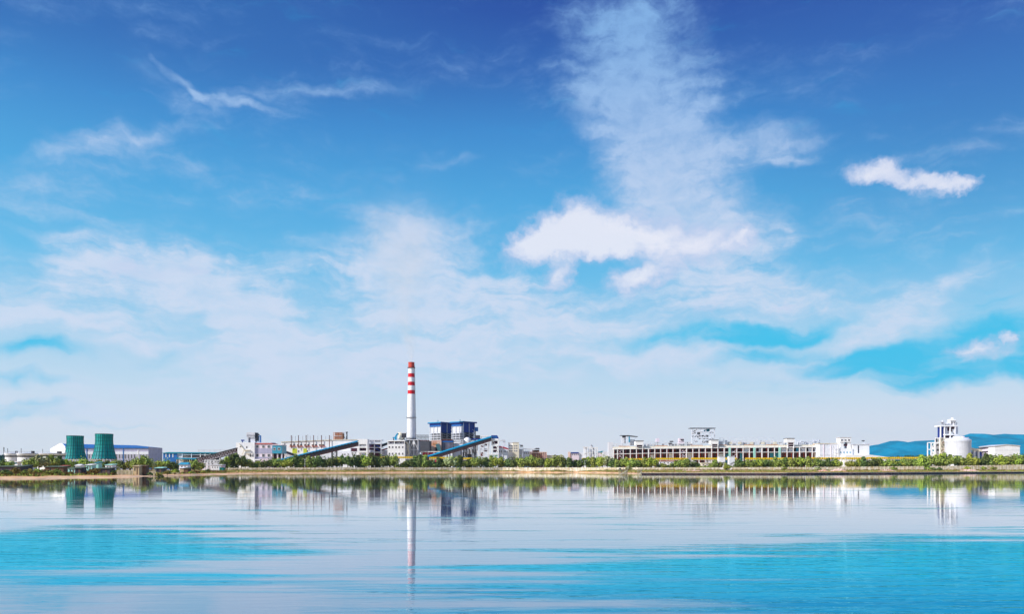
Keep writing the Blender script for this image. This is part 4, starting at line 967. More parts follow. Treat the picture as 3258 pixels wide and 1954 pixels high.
part(r, 'wall', 'pinkwall', lambda m: m.pbox(1816, 1842, 1443.5, None, D, 10)); part(r, 'roof', 'dblue', lambda m: m.pprism([(1815, 1444), (1818, 1440), (1841, 1440), (1842, 1444)], D - .5, 11))
part(r, 'end_tower', 'peach', lambda m: m.pbox(1808, 1815, 1439, None, D - 1, 6)); windows(r, [1821, 1827, 1833, 1839], 1446, 1449.5, D, 3)
r = thing('white_frame_building', 'white multi-storey frame building right of the blue-roofed shed', 'building', 1880, D)
part(r, 'frame', 'white', lambda m: (frame_tower(m, 1860, 1885, 1424, D, 12, 4, .9, 3, False), frame_tower(m, 1885, 1901, 1425, D + 1, 10, 4, .8, 2)))
part(r, 'infill', 'white2', lambda m: (m.pbox(1861, 1868, 1425, None, D + 2, 6), m.pbox(1875, 1884, 1430, None, D + 3, 5), m.pbox(1842, 1860, 1441, None, D + 2, 8)))
part(r, 'dark_bays', 'dgrey', lambda m: (m.pbox(1886, 1889, 1427, 1432, D + 3, 2), m.pbox(1886, 1889, 1436, 1446, D + 3, 2), m.pbox(1866, 1873, 1440, 1443, D + 1, 1), m.pbox(1881, 1884, 1417, 1419, D + 3, 2)))
part(r, 'roof_mast', 'lgrey', lambda m: (m.pbox(1882, 1883, 1415, 1425, D + 3, .4), m.pbox(1879, 1887, 1419, 1424, D + 4, 3), m.pbox(1856, 1872, 1422, 1423.5, D, 10)))
r = thing('teal_roof_shed', 'small shed with a teal stepped roof left of the long open frame building', 'shed', 1912, D)
part(r, 'wall', 'pinkwall', lambda m: m.pbox(1904, 1921, 1441, None, D, 8)); part(r, 'roof', 'teal', lambda m: m.pprism([(1903, 1441), (1906, 1438), (1913, 1438), (1914, 1436), (1920, 1436), (1921, 1441)], D - .4, 9))
# ================================================================ RIGHT: the long open frame building
D = 860
r = thing('frame_building', 'very long unfinished white frame building with dark open bays on two floors', 'building', 2280, D)
xsL = [1952, 1964.5, 1983, 2005.5, 2025, 2044.5, 2063.5, 2083.5, 2102, 2122, 2141.5, 2164, 2184.5]
x = 2204.5
while x < 2600: xsL.append(x); x += 20.0
xsL.append(2608)
def topy(px): return interp([(1950, 1431), (2080, 1429), (2300, 1426.5), (2610, 1424)], px)
def midy(px): return interp([(1950, 1446), (2080, 1442.5), (2300, 1440), (2610, 1439)], px)
for k, px in enumerate(xsL):
    wd = 2.1 if k % 6 else 3.2
    part(r, 'column', 'white', lambda m: (m.box(X(px - wd / 2, D), X(px + wd / 2, D), D, D + .9, G, Z(topy(px), D))))
def longbeam(m, f, h0, h1, y0, y1):
    for a, b_ in zip(xsL, xsL[1:]):
        m.hull8([(X(a, D), D + y0, Z(f(a) + h1, D)), (X(b_, D), D + y0, Z(f(b_) + h1, D)), (X(b_, D), D + y1, Z(f(b_) + h1, D)), (X(a, D), D + y1, Z(f(a) + h1, D)),
                 (X(a, D), D + y0, Z(f(a) + h0, D)), (X(b_, D), D + y0, Z(f(b_) + h0, D)), (X(b_, D), D + y1, Z(f(b_) + h0, D)), (X(a, D), D + y1, Z(f(a) + h0, D))])
part(r, 'floor_beam', 'white', lambda m: longbeam(m, midy, -.7, .9, .1, 26))
part(r, 'roof_beam', 'white', lambda m: longbeam(m, topy, -2.6, 0, -.1, 26))
part(r, 'parapet', 'cream', lambda m: longbeam(m, topy, -8.5, -2.7, 4, 5))
part(r, 'roof_slab', 'concrete', lambda m: longbeam(m, topy, -3.2, -2.62, 5.1, 30))
def inner(m):
    for i, (a, b_) in enumerate(zip(xsL, xsL[1:])):
        for px in ((a + b_) / 2, a + 3): m.box(X(px, D) - .25, X(px, D) + .25, D + 9, D + 9.5, G, Z(topy(px), D))
part(r, 'inner_columns', 'redorange', inner)
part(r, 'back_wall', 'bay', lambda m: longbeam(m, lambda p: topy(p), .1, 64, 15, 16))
rb = random.Random(5)
for a, b_ in list(zip(xsL, xsL[1:])):
    q = rb.random()
    if a > 2330 and q < .75 or q < .38:
        part(r, 'infill_panel', 'tealpane' if a > 2300 and q < .4 else 'white2', lambda m: m.pbox(a + 2 + 8 * rb.random(), b_ - 3, midy(a) + 1.5 + 4 * rb.random() if q < .3 else topy(a) + 2, None if q < .3 else midy(a) - 1, D + 6, .4))
for px in (1972, 2168, 2176, 2334): part(r, 'cross_brace', 'pinkwall', lambda m: (m.pbeam((px - 7, 1433, D + 1.2), (px + 7, 1445, D + 1.2), .35), m.pbeam((px + 7, 1433, D + 1.2), (px - 7, 1445, D + 1.2), .35), m.pbeam((px - 7, 1447, D + 1.2), (px + 7, 1458, D + 1.2), .35), m.pbeam((px + 7, 1447, D + 1.2), (px - 7, 1458, D + 1.2), .35)))
for px in (2322, 2400.5, 2481): part(r, 'pier', 'mint', lambda m: m.pbox(px - 3, px + 3, 1425, None, D - .6, 1.2))
for a, b_ in ((1970, 2004), (2086, 2124), (2200, 2236), (2290, 2312), (2370, 2398), (2440, 2476), (2590, 2640)):
    part(r, 'orange_formwork', 'orange', lambda m: m.pbox(a, b_, topy(a) - 10.5, topy(a) - 8.6, D + 4, 3))
part(r, 'left_bay', 'lgrey', lambda m: (m.pbox(1936, 1950, 1408, None, D + 6, 8), m.pbox(1919, 1936, 1438, None, D + 8, 6)))
# loose plant on its roof, each a thing of its own
def roofthing(name, lab, cat, px, z_py, DD, group=None): return thing(name, lab, cat, px, DD, group, z=Z(z_py, DD))
DD = 875
r = roofthing('roof_frame', 'tall glazed steel frame on the left end of the long frame building', 'frame', 2000, 1420, DD)
def rf(m):
    for px in (1977, 1993, 1998, 2003, 2022): m.pbox(px - 1.2, px + 1.2, 1388, 1420, DD, .8); m.pbox(px - .5, px + .5, 1388, 1420, DD + 9, .5)
    for py in (1395, 1404, 1412): m.pbox(1977, 2022, py - .4, py + .4, DD - .1, .5)
part(r, 'frame', 'white2', rf); part(r, 'roof', 'dgrey', lambda m: m.pprism([(1975, 1387.2), (1975, 1385.9), (2000, 1385.9), (2030, 1389.5), (2030, 1390.8)], DD - .6, 10))
part(r, 'panel', 'tealpane', lambda m: m.pbox(2000, 2004, 1390, 1408, DD - .3, .2)); part(r, 'tank', 'lgrey', lambda m: (m.pbox(1980, 1991, 1392, 1412, DD + 3, 5), m.pbox(2006, 2020, 1400, 1418, DD + 3, 5)))
part(r, 'head_box', 'dgrey', lambda m: m.pbox(1981, 1991, 1389, 1392, DD + 1, 4))
for (a, b_, t, lab) in ((2022, 2047, 1403, 'white stair box on the left part of the long frame building roof'), (2262, 2286, 1400, 'white stair box right of the big rooftop steel tower'), (2504, 2528, 1395, 'white stair box near the right end of the long frame building roof')):
    r = roofthing('stair_box', lab, 'stair box', (a + b_) / 2, 1430, D - 1, 'white stair boxes on the long roof')
    part(r, 'wall', 'white', lambda m: m.pbox(a, b_, t + 1, t + 14, D - 1.2, 10)); part(r, 'roof', 'dgrey', lambda m: m.pbox(a - 1.5, b_ + 1.5, t, t + 1, D - 1.8, 11.4))
    part(r, 'frame', 'white', lambda m: (m.pbox(a + 2, a + 4, t + 14, 1427, D - 1, 1.0), m.pbox(b_ - 3, b_ - 1, t + 14, 1427, D - 1, 1.0), m.pbox(a + 2, b_ - 1, t + 20, t + 21, D - 1, 1)))
    part(r, 'opening', 'interior', lambda m: m.pbox(a + 4, b_ - 3, t + 14, 1425, D + 2, .3))
DD = 880
r = roofthing('rooftop_steel_tower', 'large cross-braced steel tower with dark flat roof on the long frame building', 'tower', 2238, 1412, DD)
def bst(m):
    xs = [2201, 2216, 2231, 2246, 2260, 2274]; ys = [1365, 1375, 1385, 1395, 1403, 1411]
    for yy in (0, 10):
        for px in xs: m.pbox(px - 1.2, px + 1.2, 1364, 1413, DD + yy, .9)
        for py in ys: m.pbox(2199.5, 2275.5, py - .9, py + .9, DD + yy - .1, .9)
    for i in range(5):
        for j in range(5):
            if (i * 3 + j * 2) % 4 != 1:
                a, b_ = (xs[i], xs[i + 1]) if (i + j) % 2 else (xs[i + 1], xs[i])
                m.pbeam((a, ys[j], DD - .1), (b_, ys[j + 1], DD - .1), .65)
part(r, 'frame', 'white2', bst); part(r, 'roof', 'steel', lambda m: m.pbox(2197, 2277, 1362.2, 1363.6, DD - .8, 12))
part(r, 'hoppers', 'grey', lambda m: (m.pbox(2232, 2254, 1386, 1391, DD + 3, 4), m.pbox(2204, 2213, 1370, 1382, DD + 3, 4), m.pbox(2220, 2228, 1376, 1393, DD + 4, 3), m.pbox(2236, 2262, 1404, 1410, DD + 3, 4)))
part(r, 'machinery', 'dgrey', lambda m: (m.pbox(2228, 2252, 1387, 1390.5, DD + 1, 1.5), m.pbox(2224, 2270, 1396, 1398, DD + 1, 1.5), m.pbox(2208, 2220, 1404, 1407, DD + 1, 1.5), m.pbox(2255, 2270, 1377, 1379, DD + 1, 1.5), m.pbox(2203, 2216, 1388, 1391, DD + 1, 1.5)))
part(r, 'glazing', 'tealpane', lambda m: m.pbox(2240, 2258, 1366, 1374, DD + 5, .3))
DD = 890
r = roofthing('roof_pipework', 'pale pipework and low tanks left of the big rooftop steel tower', 'pipework', 2150, 1418, DD)
def rp(m, a, b_, t0, seed):
    q = random.Random(seed); px = a
    while px < b_:
        h = t0 + q.random() * 9; w_ = 1.5 + q.random() * 7
        if q.random() < .55: m.pbox(px, px + w_, h + 5, 1421, DD + q.random() * 6, 2.5)
        else: m.pbox(px, px + .9, h, 1421, DD + q.random() * 5, .5)
        px += w_ + q.random() * 4
    m.pbox(a, b_, t0 + 6, t0 + 7, DD + 1, .6); m.pbox(a, b_, t0 + 11, t0 + 12.4, DD + .2, .8)
part(r, 'pipes', 'lgrey', lambda m: rp(m, 2048, 2198, 1401, 2)); part(r, 'vessel', 'dgrey', lambda m: (m.pbox(2132, 2142, 1404, 1407, DD - .5, 3), m.pbox(2166, 2176, 1398, 1402, DD, 3), m.pbox(2128, 2138, 1410, 1414, DD - .5, 3))); part(r, 'cabin', 'pinkwall', lambda m: m.pbox(2160, 2176, 1396, 1412, DD + 1, 5)); part(r, 'cabin', 'pinkwall', lambda m: m.pbox(2088, 2098, 1396, 1408, DD + 3, 4))
r = roofthing('roof_pipework', 'pale pipework running right of the big rooftop steel tower', 'pipework', 2400, 1416, DD)
part(r, 'pipes', 'lgrey', lambda m: rp(m, 2288, 2500, 1396, 9)); part(r, 'gantry', 'white2', lambda m: (m.pbox(2290, 2460, 1394, 1395, DD + 8, .6), [m.pbox(a, a + .8, 1394, 1418, DD + 8, .5) for a in range(2290, 2461, 24)])); part(r, 'vessel', 'cream', lambda m: [m.pbox(a, a + 9, 1407, 1414, DD - .5, 3) for a in (2320, 2350, 2388, 2424, 2462)])
r = roofthing('roof_pipework', 'pale pipework left end beside the glazed rooftop frame', 'pipework', 1960, 1420, DD)
part(r, 'pipes', 'lgrey', lambda m: rp(m, 1938, 1976, 1406, 21))
r = roofthing('roof_pipework', 'faint pipework at the right end of the long roof', 'pipework', 2560, 1416, DD)
part(r, 'pipes', 'white2', lambda m: rp(m, 2530, 2610, 1394, 33))

# --- white process blocks right of the long building
D = 850
r = thing('process_block', 'white windowless block joining the right end of the long frame building', 'building', 2640, D)
part(r, 'wall', 'white2', lambda m: m.pbox(2608.5, 2668, 1413, None, D, 18)); part(r, 'pilaster', 'pinkwall', lambda m: [m.pbox(a, a + 2.4, 1412, None, D - .5, .45) for a in (2620, 2643)]); part(r, 'roof_edge', 'cream', lambda m: m.pbox(2607, 2669, 1411, 1413, D - .7, 19))
part(r, 'floor_line', 'lgrey', lambda m: m.pbox(2608.5, 2668, 1448, 1449.5, D - .3, .25))
windows(r, [2652, 2660], 1420, 1426, D, 3.4)
D = 840
r = thing('process_tower', 'white machine tower with dark openings right of the long frame building', 'tower', 2690, D)
part(r, 'wall', 'white', lambda m: (m.pbox(2668.2, 2713, 1428, None, D, 14), m.pbox(2673, 2708, 1393, 1408, D + 2, 10), m.pbox(2674, 2684, 1408, 1428, D + 3, 8), m.pbox(2697, 2707, 1408, 1428, D + 3, 8)))
part(r, 'interior', 'interior', lambda m: m.pbox(2684, 2697, 1414, 1420, D + 4, 4)); part(r, 'roof_slab', 'lgrey', lambda m: m.pbox(2671, 2710, 1391.6, 1393, D + 1.5, 11))
windows(r, [2679, 2690, 2701], 1399, 1404, D + 2, 6); windows(r, [2675, 2685, 2695, 2705], 1438, 1443, D, 4, glass='tealpane')
part(r, 'side_frame', 'lgrey', lambda m: frame_tower(m, 2652, 2668, 1416, D - 1, 6, 3, .5, 2))
r = thing('process_block', 'plain white block with one dark slot, last before the blue hills', 'building', 2740, D)
part(r, 'wall', 'white', lambda m: m.pbox(2713.2, 2766, 1416, None, D + 1, 16)); part(r, 'roof_edge', 'lgrey', lambda m: m.pbox(2712, 2768, 1414, 1416, D + .4, 17)); part(r, 'slot', 'dgrey', lambda m: m.pbox(2729.5, 2733, 1419, 1443, D + .8, .3)); part(r, 'roof_unit', 'dgrey', lambda m: m.pbox(2744, 2751, 1402, 1405, D + 4, 2)); part(r, 'unit_stand', 'lgrey', lambda m: (m.pbox(2747, 2748, 1405, 1414, D + 4.5, .5), m.pbox(2752, 2766, 1411, 1413.9, D + 3, 6)))
r = thing('white_stockpile', 'low white heap tapering off at the foot of the blue hills', 'heap', 2770, 830)
part(r, 'heap_body', 'white', lambda m: m.pprism([(2680, 1492), (2690, 1449), (2768, 1448), (2800, 1452), (2830, 1456), (2860, 1492)], 830, 12))

# --- cement plant
D = 900
r = thing('preheater_tower', 'tall white process tower with dark open floors beside the big round silo', 'tower', 3020, D)
part(r, 'lower_frame', 'cream', lambda m: (frame_tower(m, 2992, 3009, 1395, D, 10, 6, .8, 1), m.pbox(2992, 3009, 1398, None, D + 3, 6)))
part(r, 'frame', 'white', lambda m: ([m.pbox(a - 1.3, a + 1.3, 1354, 1398, D + y, 1.4) for a in (2993.5, 3006, 3024, 3040) for y in (0, 12)], m.pbox(2992, 3047, 1354, 1358, D - .2, 13), m.pbox(3004, 3048, 1382, 1386, D - .2, 13), m.pbox(3004, 3040, 1395, 1398.5, D - .2, 13)))
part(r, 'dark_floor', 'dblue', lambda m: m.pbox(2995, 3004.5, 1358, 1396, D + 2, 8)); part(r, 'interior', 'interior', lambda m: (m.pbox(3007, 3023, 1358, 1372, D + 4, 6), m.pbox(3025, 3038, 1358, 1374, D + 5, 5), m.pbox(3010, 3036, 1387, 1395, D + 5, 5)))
part(r, 'machinery', 'lgrey', lambda m: (m.pbox(3009, 3014, 1362, 1382, D + 2, 2), m.pbox(3031, 3036, 1366, 1378, D + 2, 2), m.pbox(3008, 3023, 1372.5, 1382, D + 3.5, 3), m.pbox(3041, 3048, 1358, 1382, D + 2, 6)))
part(r, 'cyclone', 'lgrey', lambda m: m.lathe(X(2999, D + 5), D + 5, [(.6, Z(1354, D)), (1.9, Z(1349, D)), (1.9, Z(1342, D)), (1.9, Z(1341.8, D)), (.9, Z(1340, D)), (.9, Z(1337, D))], 12)); part(r, 'cyclone', 'white2', lambda m: m.lathe(X(3015, D + 5), D + 5, [(2.6, Z(1354, D)), (2.6, Z(1347, D)), (.8, Z(1345, D))], 12))
part(r, 'top_frame', 'lgrey', lambda m: ([m.pbox(a - .5, a + .5, 1338, 1354, D + .5, .4) for a in (2994, 3004, 3012, 3023)], m.pbox(2993, 3005, 1343, 1344, D + .4, 8), m.pbox(3005, 3025, 1349.5, 1350.4, D + .4, 8), m.pbox(3026, 3046, 1338, 1339, D + .4, 9)))
part(r, 'stain_panel', 'grey', lambda m: (m.pbox(3026, 3030, 1341, 1353, D + 1.8, .15), m.pbox(3036, 3039.5, 1349.5, 1353.5, D + 1.8, .15), m.pbox(3007, 3022, 1376, 1379, D + 3.3, .15)))
part(r, 'top_cabin', 'white', lambda m: (m.pbox(3025, 3041, 1335, 1354, D + 2, 7), m.pbox(3030, 3034, 1330, 1335, D + 3, 3), m.pbox(3041, 3046, 1344, 1354, D + 3, 4)))
windows(r, [3030, 3037], 1344, 1348, D + 2, 3); windows(r, [3000], 1406, 1412, D - .2, 7, glass='rust', frame='cream'); windows(r, [3000], 1426, 1432, D - .2, 7, glass='rust', frame='cream')
r = thing('stair_tower', 'narrow white stair frame at the left foot of the process tower', 'frame', 2968, D)
part(r, 'frame', 'white', lambda m: frame_tower(m, 2963, 2974, 1409, D + 2, 8, 4, .9, 1)); part(r, 'infill', 'tealpane', lambda m: (m.pbox(2965, 2972, 1412, 1420, D + 5, .3), m.pbox(2965, 2972, 1430, 1437, D + 5, .3)))
r = thing('silo_annex', 'white stepped annex between the stair frame and the process tower', 'building', 2984, D)
part(r, 'wall', 'white', lambda m: m.pbox(2976, 2991.5, 1408, None, D + 4, 9)); part(r, 'column', 'white', lambda m: (m.pbox(2975, 2977.5, 1400, None, D, 1), m.pbox(2989, 2991.5, 1392, None, D, 1)))
part(r, 'mast', 'dgrey', lambda m: m.pbox(2979, 2982, 1392, 1408, D + 5, 1)); part(r, 'top_deck', 'lgrey', lambda m: m.pbox(2983, 2992, 1393, 1396, D + 2, 6)); windows(r, [2984], 1413, 1420, D + 4, 9); windows(r, [2984], 1430, 1436, D + 4, 9)
D = 880
r = thing('cement_silo', 'big round white silo with shallow cone top', 'silo', 3047, D)
cy = D + 38 * mpp(D); k = mpp(cy); cx = X(3047.5, cy)
part(r, 'silo_shell', 'lgrey', lambda m: m.lathe(cx, cy, [(37.5 * k, G - .2), (37.5 * k, Z(1402, D))], 48, cap=False), smooth=True)
part(r, 'cone_top', 'white2', lambda m: m.lathe(cx, cy, [(38.5 * k, Z(1404.5, D)), (38.5 * k, Z(1399.5, D)), (30 * k, Z(1396, D)), (14 * k, Z(1391, D)), (14 * k, Z(1388, D)), (1, Z(1387.5, D))], 48), smooth=False)
part(r, 'ring_beam', 'lgrey', lambda m: m.lathe(cx, cy, [(37.6 * k, Z(1408, D)), (38.3 * k, Z(1408, D)), (38.3 * k, Z(1406, D)), (37.6 * k, Z(1406, D))], 48, cap=False))
part(r, 'top_unit', 'pinkwall', lambda m: (m.pbox(3064, 3069, 1389, 1394, D + 6, 3), m.pbox(3071, 3083, 1393, 1394.5, D + 6, 2)))
part(r, 'base_void', 'dgrey', lambda m: m.pbox(3050, 3076, 1451, 1454, D + .3, 2))
D = 900
r = thing('silo_gallery', 'low sloping white gallery between the silo and the grey shed', 'gallery', 3103, D)
part(r, 'roof', 'cream', lambda m: m.pprism([(3082, 1431), (3082, 1424), (3125, 1432), (3125, 1438)], D, 8)); part(r, 'support', 'white2', lambda m: [m.pbox(a, a + 5, 1434, None, D + 1, 3) for a in (3084, 3099, 3112)]); part(r, 'interior', 'dblue', lambda m: m.pbox(3086, 3124, 1438, None, D + 6, 1))
r = thing('grey_shed', 'grey shed with dark band joined to the white gabled hall', 'shed', 3145, D)
part(r, 'wall', 'pinkwall', lambda m: m.hull8([(X(3124, D), D + 8, G), (X(3166, D), D, G), (X(3166, D), D + 8, G), (X(3124, D), D + 16, G), (X(3124, D), D + 8, Z(1430, D)), (X(3166, D), D, Z(1423, D)), (X(3166, D), D + 8, Z(1423, D)), (X(3124, D), D + 16, Z(1430, D))]))
part(r, 'dark_band', 'dgrey', lambda m: m.hull8([(X(3124, D), D + 7.7, Z(1442, D)), (X(3166, D), D - .3, Z(1439, D)), (X(3166, D), D - .1, Z(1439, D)), (X(3124, D), D + 7.9, Z(1442, D)), (X(3124, D), D + 7.7, Z(1438, D)), (X(3166, D), D - .3, Z(1434, D)), (X(3166, D), D - .1, Z(1434, D)), (X(3124, D), D + 7.9, Z(1438, D))]))
part(r, 'roof', 'dgrey', lambda m: m.hull8([(X(3122, D), D + 7, Z(1430, D)), (X(3166, D), D - 1, Z(1422.8, D)), (X(3166, D), D + 9, Z(1422.8, D)), (X(3122, D), D + 17, Z(1430, D)), (X(3122, D), D + 7, Z(1428.5, D)), (X(3166, D), D - 1, Z(1421.3, D)), (X(3166, D), D + 9, Z(1421.3, D)), (X(3122, D), D + 17, Z(1428.5, D))]))
D = 890
r = thing('gabled_hall', 'bright white gabled hall at the right edge in front of the hills', 'hall', 3205, D)
part(r, 'gable_wall', 'white', lambda m: m.pprism([(3166, 1492), (3166, 1421), (3203, 1416), (3245, 1420), (3245, 1492)], D, 30))
part(r, 'roof', 'lgrey', lambda m: m.pprism([(3164, 1421.4), (3164, 1420), (3203, 1414.6), (3247, 1418.6), (3247, 1420.4), (3203, 1416)], D - .8, 32))
part(r, 'sheet_line', 'lgrey', lambda m: m.pbox(3166.5, 3244.5, 1433, 1433.8, D - .15, .14))

# --- yellow pipe on white trestles
def yellow_run(x0, x1, py, D, lab):
    r = thing('pipe_bridge', lab, 'pipe bridge', (x0 + x1) / 2, D, 'yellow pipe runs above the hedge of trees')
    n = max(1, int((x1 - x0) / 40))
    def pp(m):
        for (dy, dz, rr) in ((0, 0, .55), (1.4, .1, .4), (.7, .9, .3)):
            a = Vector((X(x0, D), D + dy, Z(py, D) + dz)); b_ = Vector((X(x1, D), D + dy, Z(py, D) + dz))
            for kk in range(8):
                t = 2 * math.pi * kk / 8; u = 2 * math.pi * (kk + 1) / 8
                m.face([(a.x, a.y + rr * math.cos(t), a.z + rr * math.sin(t)), (b_.x, b_.y + rr * math.cos(t), b_.z + rr * math.sin(t)), (b_.x, b_.y + rr * math.cos(u), b_.z + rr * math.sin(u)), (a.x, a.y + rr * math.cos(u), a.z + rr * math.sin(u))])
        for kk in range(int((x1 - x0) / 6)):
            px = x0 + 3 + kk * 6; m.box(X(px, D) - .15, X(px, D) + .15, D - .75, D + 2, Z(py, D) - .5, Z(py, D) + 1.1)
    part(r, 'pipes', 'yellow', pp, smooth=False)
    part(r, 'bridge_beam', 'cream', lambda m: m.pbox(x0, x1, py + 2.2, py + 3.8, D - .4, 2.6))
    for kk in range(n + 1):
        px = x0 + 2 + (x1 - x0 - 4) * kk / n
        part(r, 'trestle', 'white', lambda m: (m.pbox(px - 1, px + 1, py + 3.8, None, D + .2, .8), m.pbox(px - 1, px + 1, py + 3.8, None, D + 1.6, .5)))
yellow_run(1130, 1226, 1457.5, 800, 'yellow pipe run showing in gaps left of the chimney')
yellow_run(1226, 1330, 1457.5, 795, 'yellow pipe run in clear view below the white window block')
yellow_run(1366, 1426, 1459, 800, 'yellow pipe run under the foot of the long blue conveyor')
yellow_run(1470, 1506, 1461, 800, 'short yellow pipe run under the dark pump frame')
yellow_run(1852, 1880, 1462, 800, 'short yellow pipe run in front of the white multi-storey frame')
yellow_run(1985, 2086, 1463.5, 760, 'yellow pipe run below the left bays of the long frame building')
yellow_run(2086, 2190, 1462, 760, 'yellow pipe run above the white pump house below the long frame building')
yellow_run(2200, 2345, 1461.5, 760, 'yellow pipe run crossing the two white piers')
yellow_run(2372, 2520, 1461.5, 760, 'bright yellow pipe run below the right bays of the long frame building')
yellow_run(2575, 2760, 1460.5, 765, 'yellow pipe run in front of the white process blocks')
yellow_run(2760, 2930, 1459.5, 770, 'yellow pipe run in front of the blue hills')
# frame under the pipe by the chimney
r = thing('pipe_gate', 'white goal-shaped frame of posts standing in the hedge below the chimney', 'frame', 1276, 780)
def pg(m):
    D = 780
    for px in (1265, 1288): m.pbox(px - 1.3, px + 1.3, 1460, None, D, .8)
    for py in (1460, 1469, 1483): m.pbox(1255 if py < 1480 else 1265, 1289, py, py + 1.4, D + .05, .7)
    m.pbox(1226, 1246, 1462, 1463.4, D, .6)
part(r, 'frame', 'white', pg)
# piers and low houses under the long building
for (a, b_, t, D, lab) in ((2288, 2307, 1455, 715, 'left of two tall plain white piers rising through the trees'), (2320, 2338, 1454, 712, 'right of two tall plain white piers rising through the trees')):
    r = thing('white_pier', lab, 'pier', (a + b_) / 2, D, 'white piers in the hedge'); part(r, 'pier_body', 'white', lambda m: m.pbox(a, b_, t, None, D, 6)); part(r, 'cap', 'white2', lambda m: m.pbox(a - .6, b_ + .6, t - 1, t, D - .3, 6.6))
    part(r, 'bracket', 'grey', lambda m: m.pbeam((a + 2, 1478, D - .3), (b_ - 2, 1470, D - .3), .3))
for (a, b_, t, D, lab, rc) in ((2095, 2156, 1467, 730, 'long white pump house with a red roof edge half hidden by bushes', 'redorange'), (2232, 2266, 1473, 728, 'low cream pump house with a dark door between bushes', 'cream'), (2200, 2214, 1470, 735, 'narrow white cabin among dark bushes', 'white2'), (2455, 2490, 1480, 712, 'low pinkish cabin behind the boundary wall', 'redorange')):
    r = thing('pump_house', lab, 'pump house', (a + b_) / 2, D); part(r, 'wall', 'white' if rc != 'cream' else 'cream', lambda m: m.pbox(a, b_, t + 1.5, None, D, 6)); part(r, 'roof', rc, lambda m: m.pbox(a - 1, b_ + 1, t, t + 1.5, D - .5, 7))
    n = max(1, int((b_ - a) / 11)); windows(r, [a + (k + .5) * (b_ - a) / n for k in range(n)], t + 5, t + 9, D, 3.5)
for (px, D, lab) in ((2679, 735, 'left of two slim cream posts above the rubble heaps'), (2692, 735, 'right of two slim cream posts above the rubble heaps'), (2928, 760, 'short cream pier left of the dark bush beside the process tower')):
    r = thing('cream_post', lab, 'post', px, D); w_ = 1.7 if px < 2900 else 4
    part(r, 'post_body', 'cream', lambda m: m.pbox(px - w_, px + w_, 1461, None, D, 1.2)); part(r, 'cap', 'white', lambda m: m.pbox(px - w_ - .4, px + w_ + .4, 1460, 1461, D - .2, 1.6))

# ---------------------------------------------------------------- near shore: sheds, walls, quay, landing stages
def shed(px0, px1, top, base, D, lab, wall, roof, roofh=3.0, t=4.0, gable=False, door=True, name='shed'):
    z0 = land_z((px0 + px1) / 2, D + 1); 
    r = thing(name, lab, 'shed', (px0 + px1) / 2, D, z=z0)
    zt = Z(top, D); zw = Z(top + roofh, D)
    part(r, 'wall', wall, lambda m: m.box(X(px0, D), X(px1, D), D, D + t, z0 - .6, zw))
    part(r, 'roof', roof, lambda m: m.hull8([(X(px0 - 2, D), D - .5, zw - .15), (X(px1 + 2, D), D - .5, zw - .15), (X(px1 + 2, D), D + t + .4, zw + .02), (X(px0 - 2, D), D + t + .4, zw + .02),
        (X(px0 - 2, D), D - .5, zw), (X(px1 + 2, D), D - .5, zw), (X(px1 + (0 if gable else 2), D), D + t * (.5 if gable else 1) + .4, zt), (X(px0 - (0 if gable else 2), D), D + t * (.5 if gable else 1) + .4, zt)]))
    if door:
        w_ = min(5, (px1 - px0) * .16)
        part(r, 'door', 'wood', lambda m: m.box(X(px0 + (px1 - px0) * .62, D), X(px0 + (px1 - px0) * .62 + w_, D), D - .06, D + .02, z0, z0 + (zw - z0) * .8))
        if px1 - px0 > 14: part(r, 'window', 'glass', lambda m: m.box(X(px0 + (px1 - px0) * .25, D), X(px0 + (px1 - px0) * .25 + w_ * .9, D), D - .05, D + .02, z0 + (zw - z0) * .45, z0 + (zw - z0) * .8))
    return r
shed(-12, 66, 1482, 1512, 290, 'long grey-brown shed with mossy roof at the far left of the shore', 'shedwall', 'shedroof', t=6)
shed(70, 86, 1480, 1500, 330, 'narrow dark hut beside the long mossy-roofed shed', 'dgrey', 'steel')
shed(143, 202, 1483, 1500, 330, 'low shed with green-grey roof behind brown bushes', 'wood', 'shedroof', t=5)
shed(186, 206, 1481, 1492, 345, 'small reddish hut at the end of the green-grey roofed shed', 'wood', 'redorange')
shed(216, 240, 1487, 1498, 320, 'small pale green hut left of the dark grey hut', 'mint', 'shedroof')
shed(238, 258, 1487, 1500, 312, 'small dark grey hut in the reeds', 'dgrey', 'shedroof')
shed(240, 256, 1478, 1486, 420, 'tiny white tent-roofed hut behind the dark grey hut', 'white', 'white', roofh=4, gable=True, door=False)
shed(273, 292, 1477, 1494, 400, 'mint coloured cabin below the cooling towers', 'mint', 'white')
shed(302, 313, 1470, 1482, 430, 'small mint box on posts between the cooling towers', 'mint', 'teal', door=False)
shed(311, 350, 1488, 1505, 318, 'grey flat-roofed hut with slatted front below the right cooling tower', 'shedwall', 'shedroof')
shed(335, 357, 1477, 1493, 380, 'white and mint cabin behind the grey flat-roofed hut', 'white', 'mint')
r = shed(423, 442, 1481, 1510, 335, 'beige block hut standing on the shore in the sun', 'beige', 'beige', roofh=2.4, t=3)
shed(442.5, 464, 1481, 1507, 338, 'brown boarded hut joined to the beige hut', 'wood', 'wood', roofh=2.4, t=3)
shed(494, 517, 1487, 1499, 375, 'dark low hut with a pale rounded end', 'dgrey', 'mint')
shed(570, 597, 1472, 1490, 450, 'white cabin with a teal roof near the left end of the warehouse', 'white', 'tealpane', roofh=7, gable=True)
shed(572, 584, 1487, 1501, 410, 'small beige box hut in front of the teal-roofed cabin', 'beige', 'white', door=False)
shed(585, 598, 1488, 1501, 408, 'small brown box hut in front of the teal-roofed cabin', 'wood', 'shedroof', door=False)
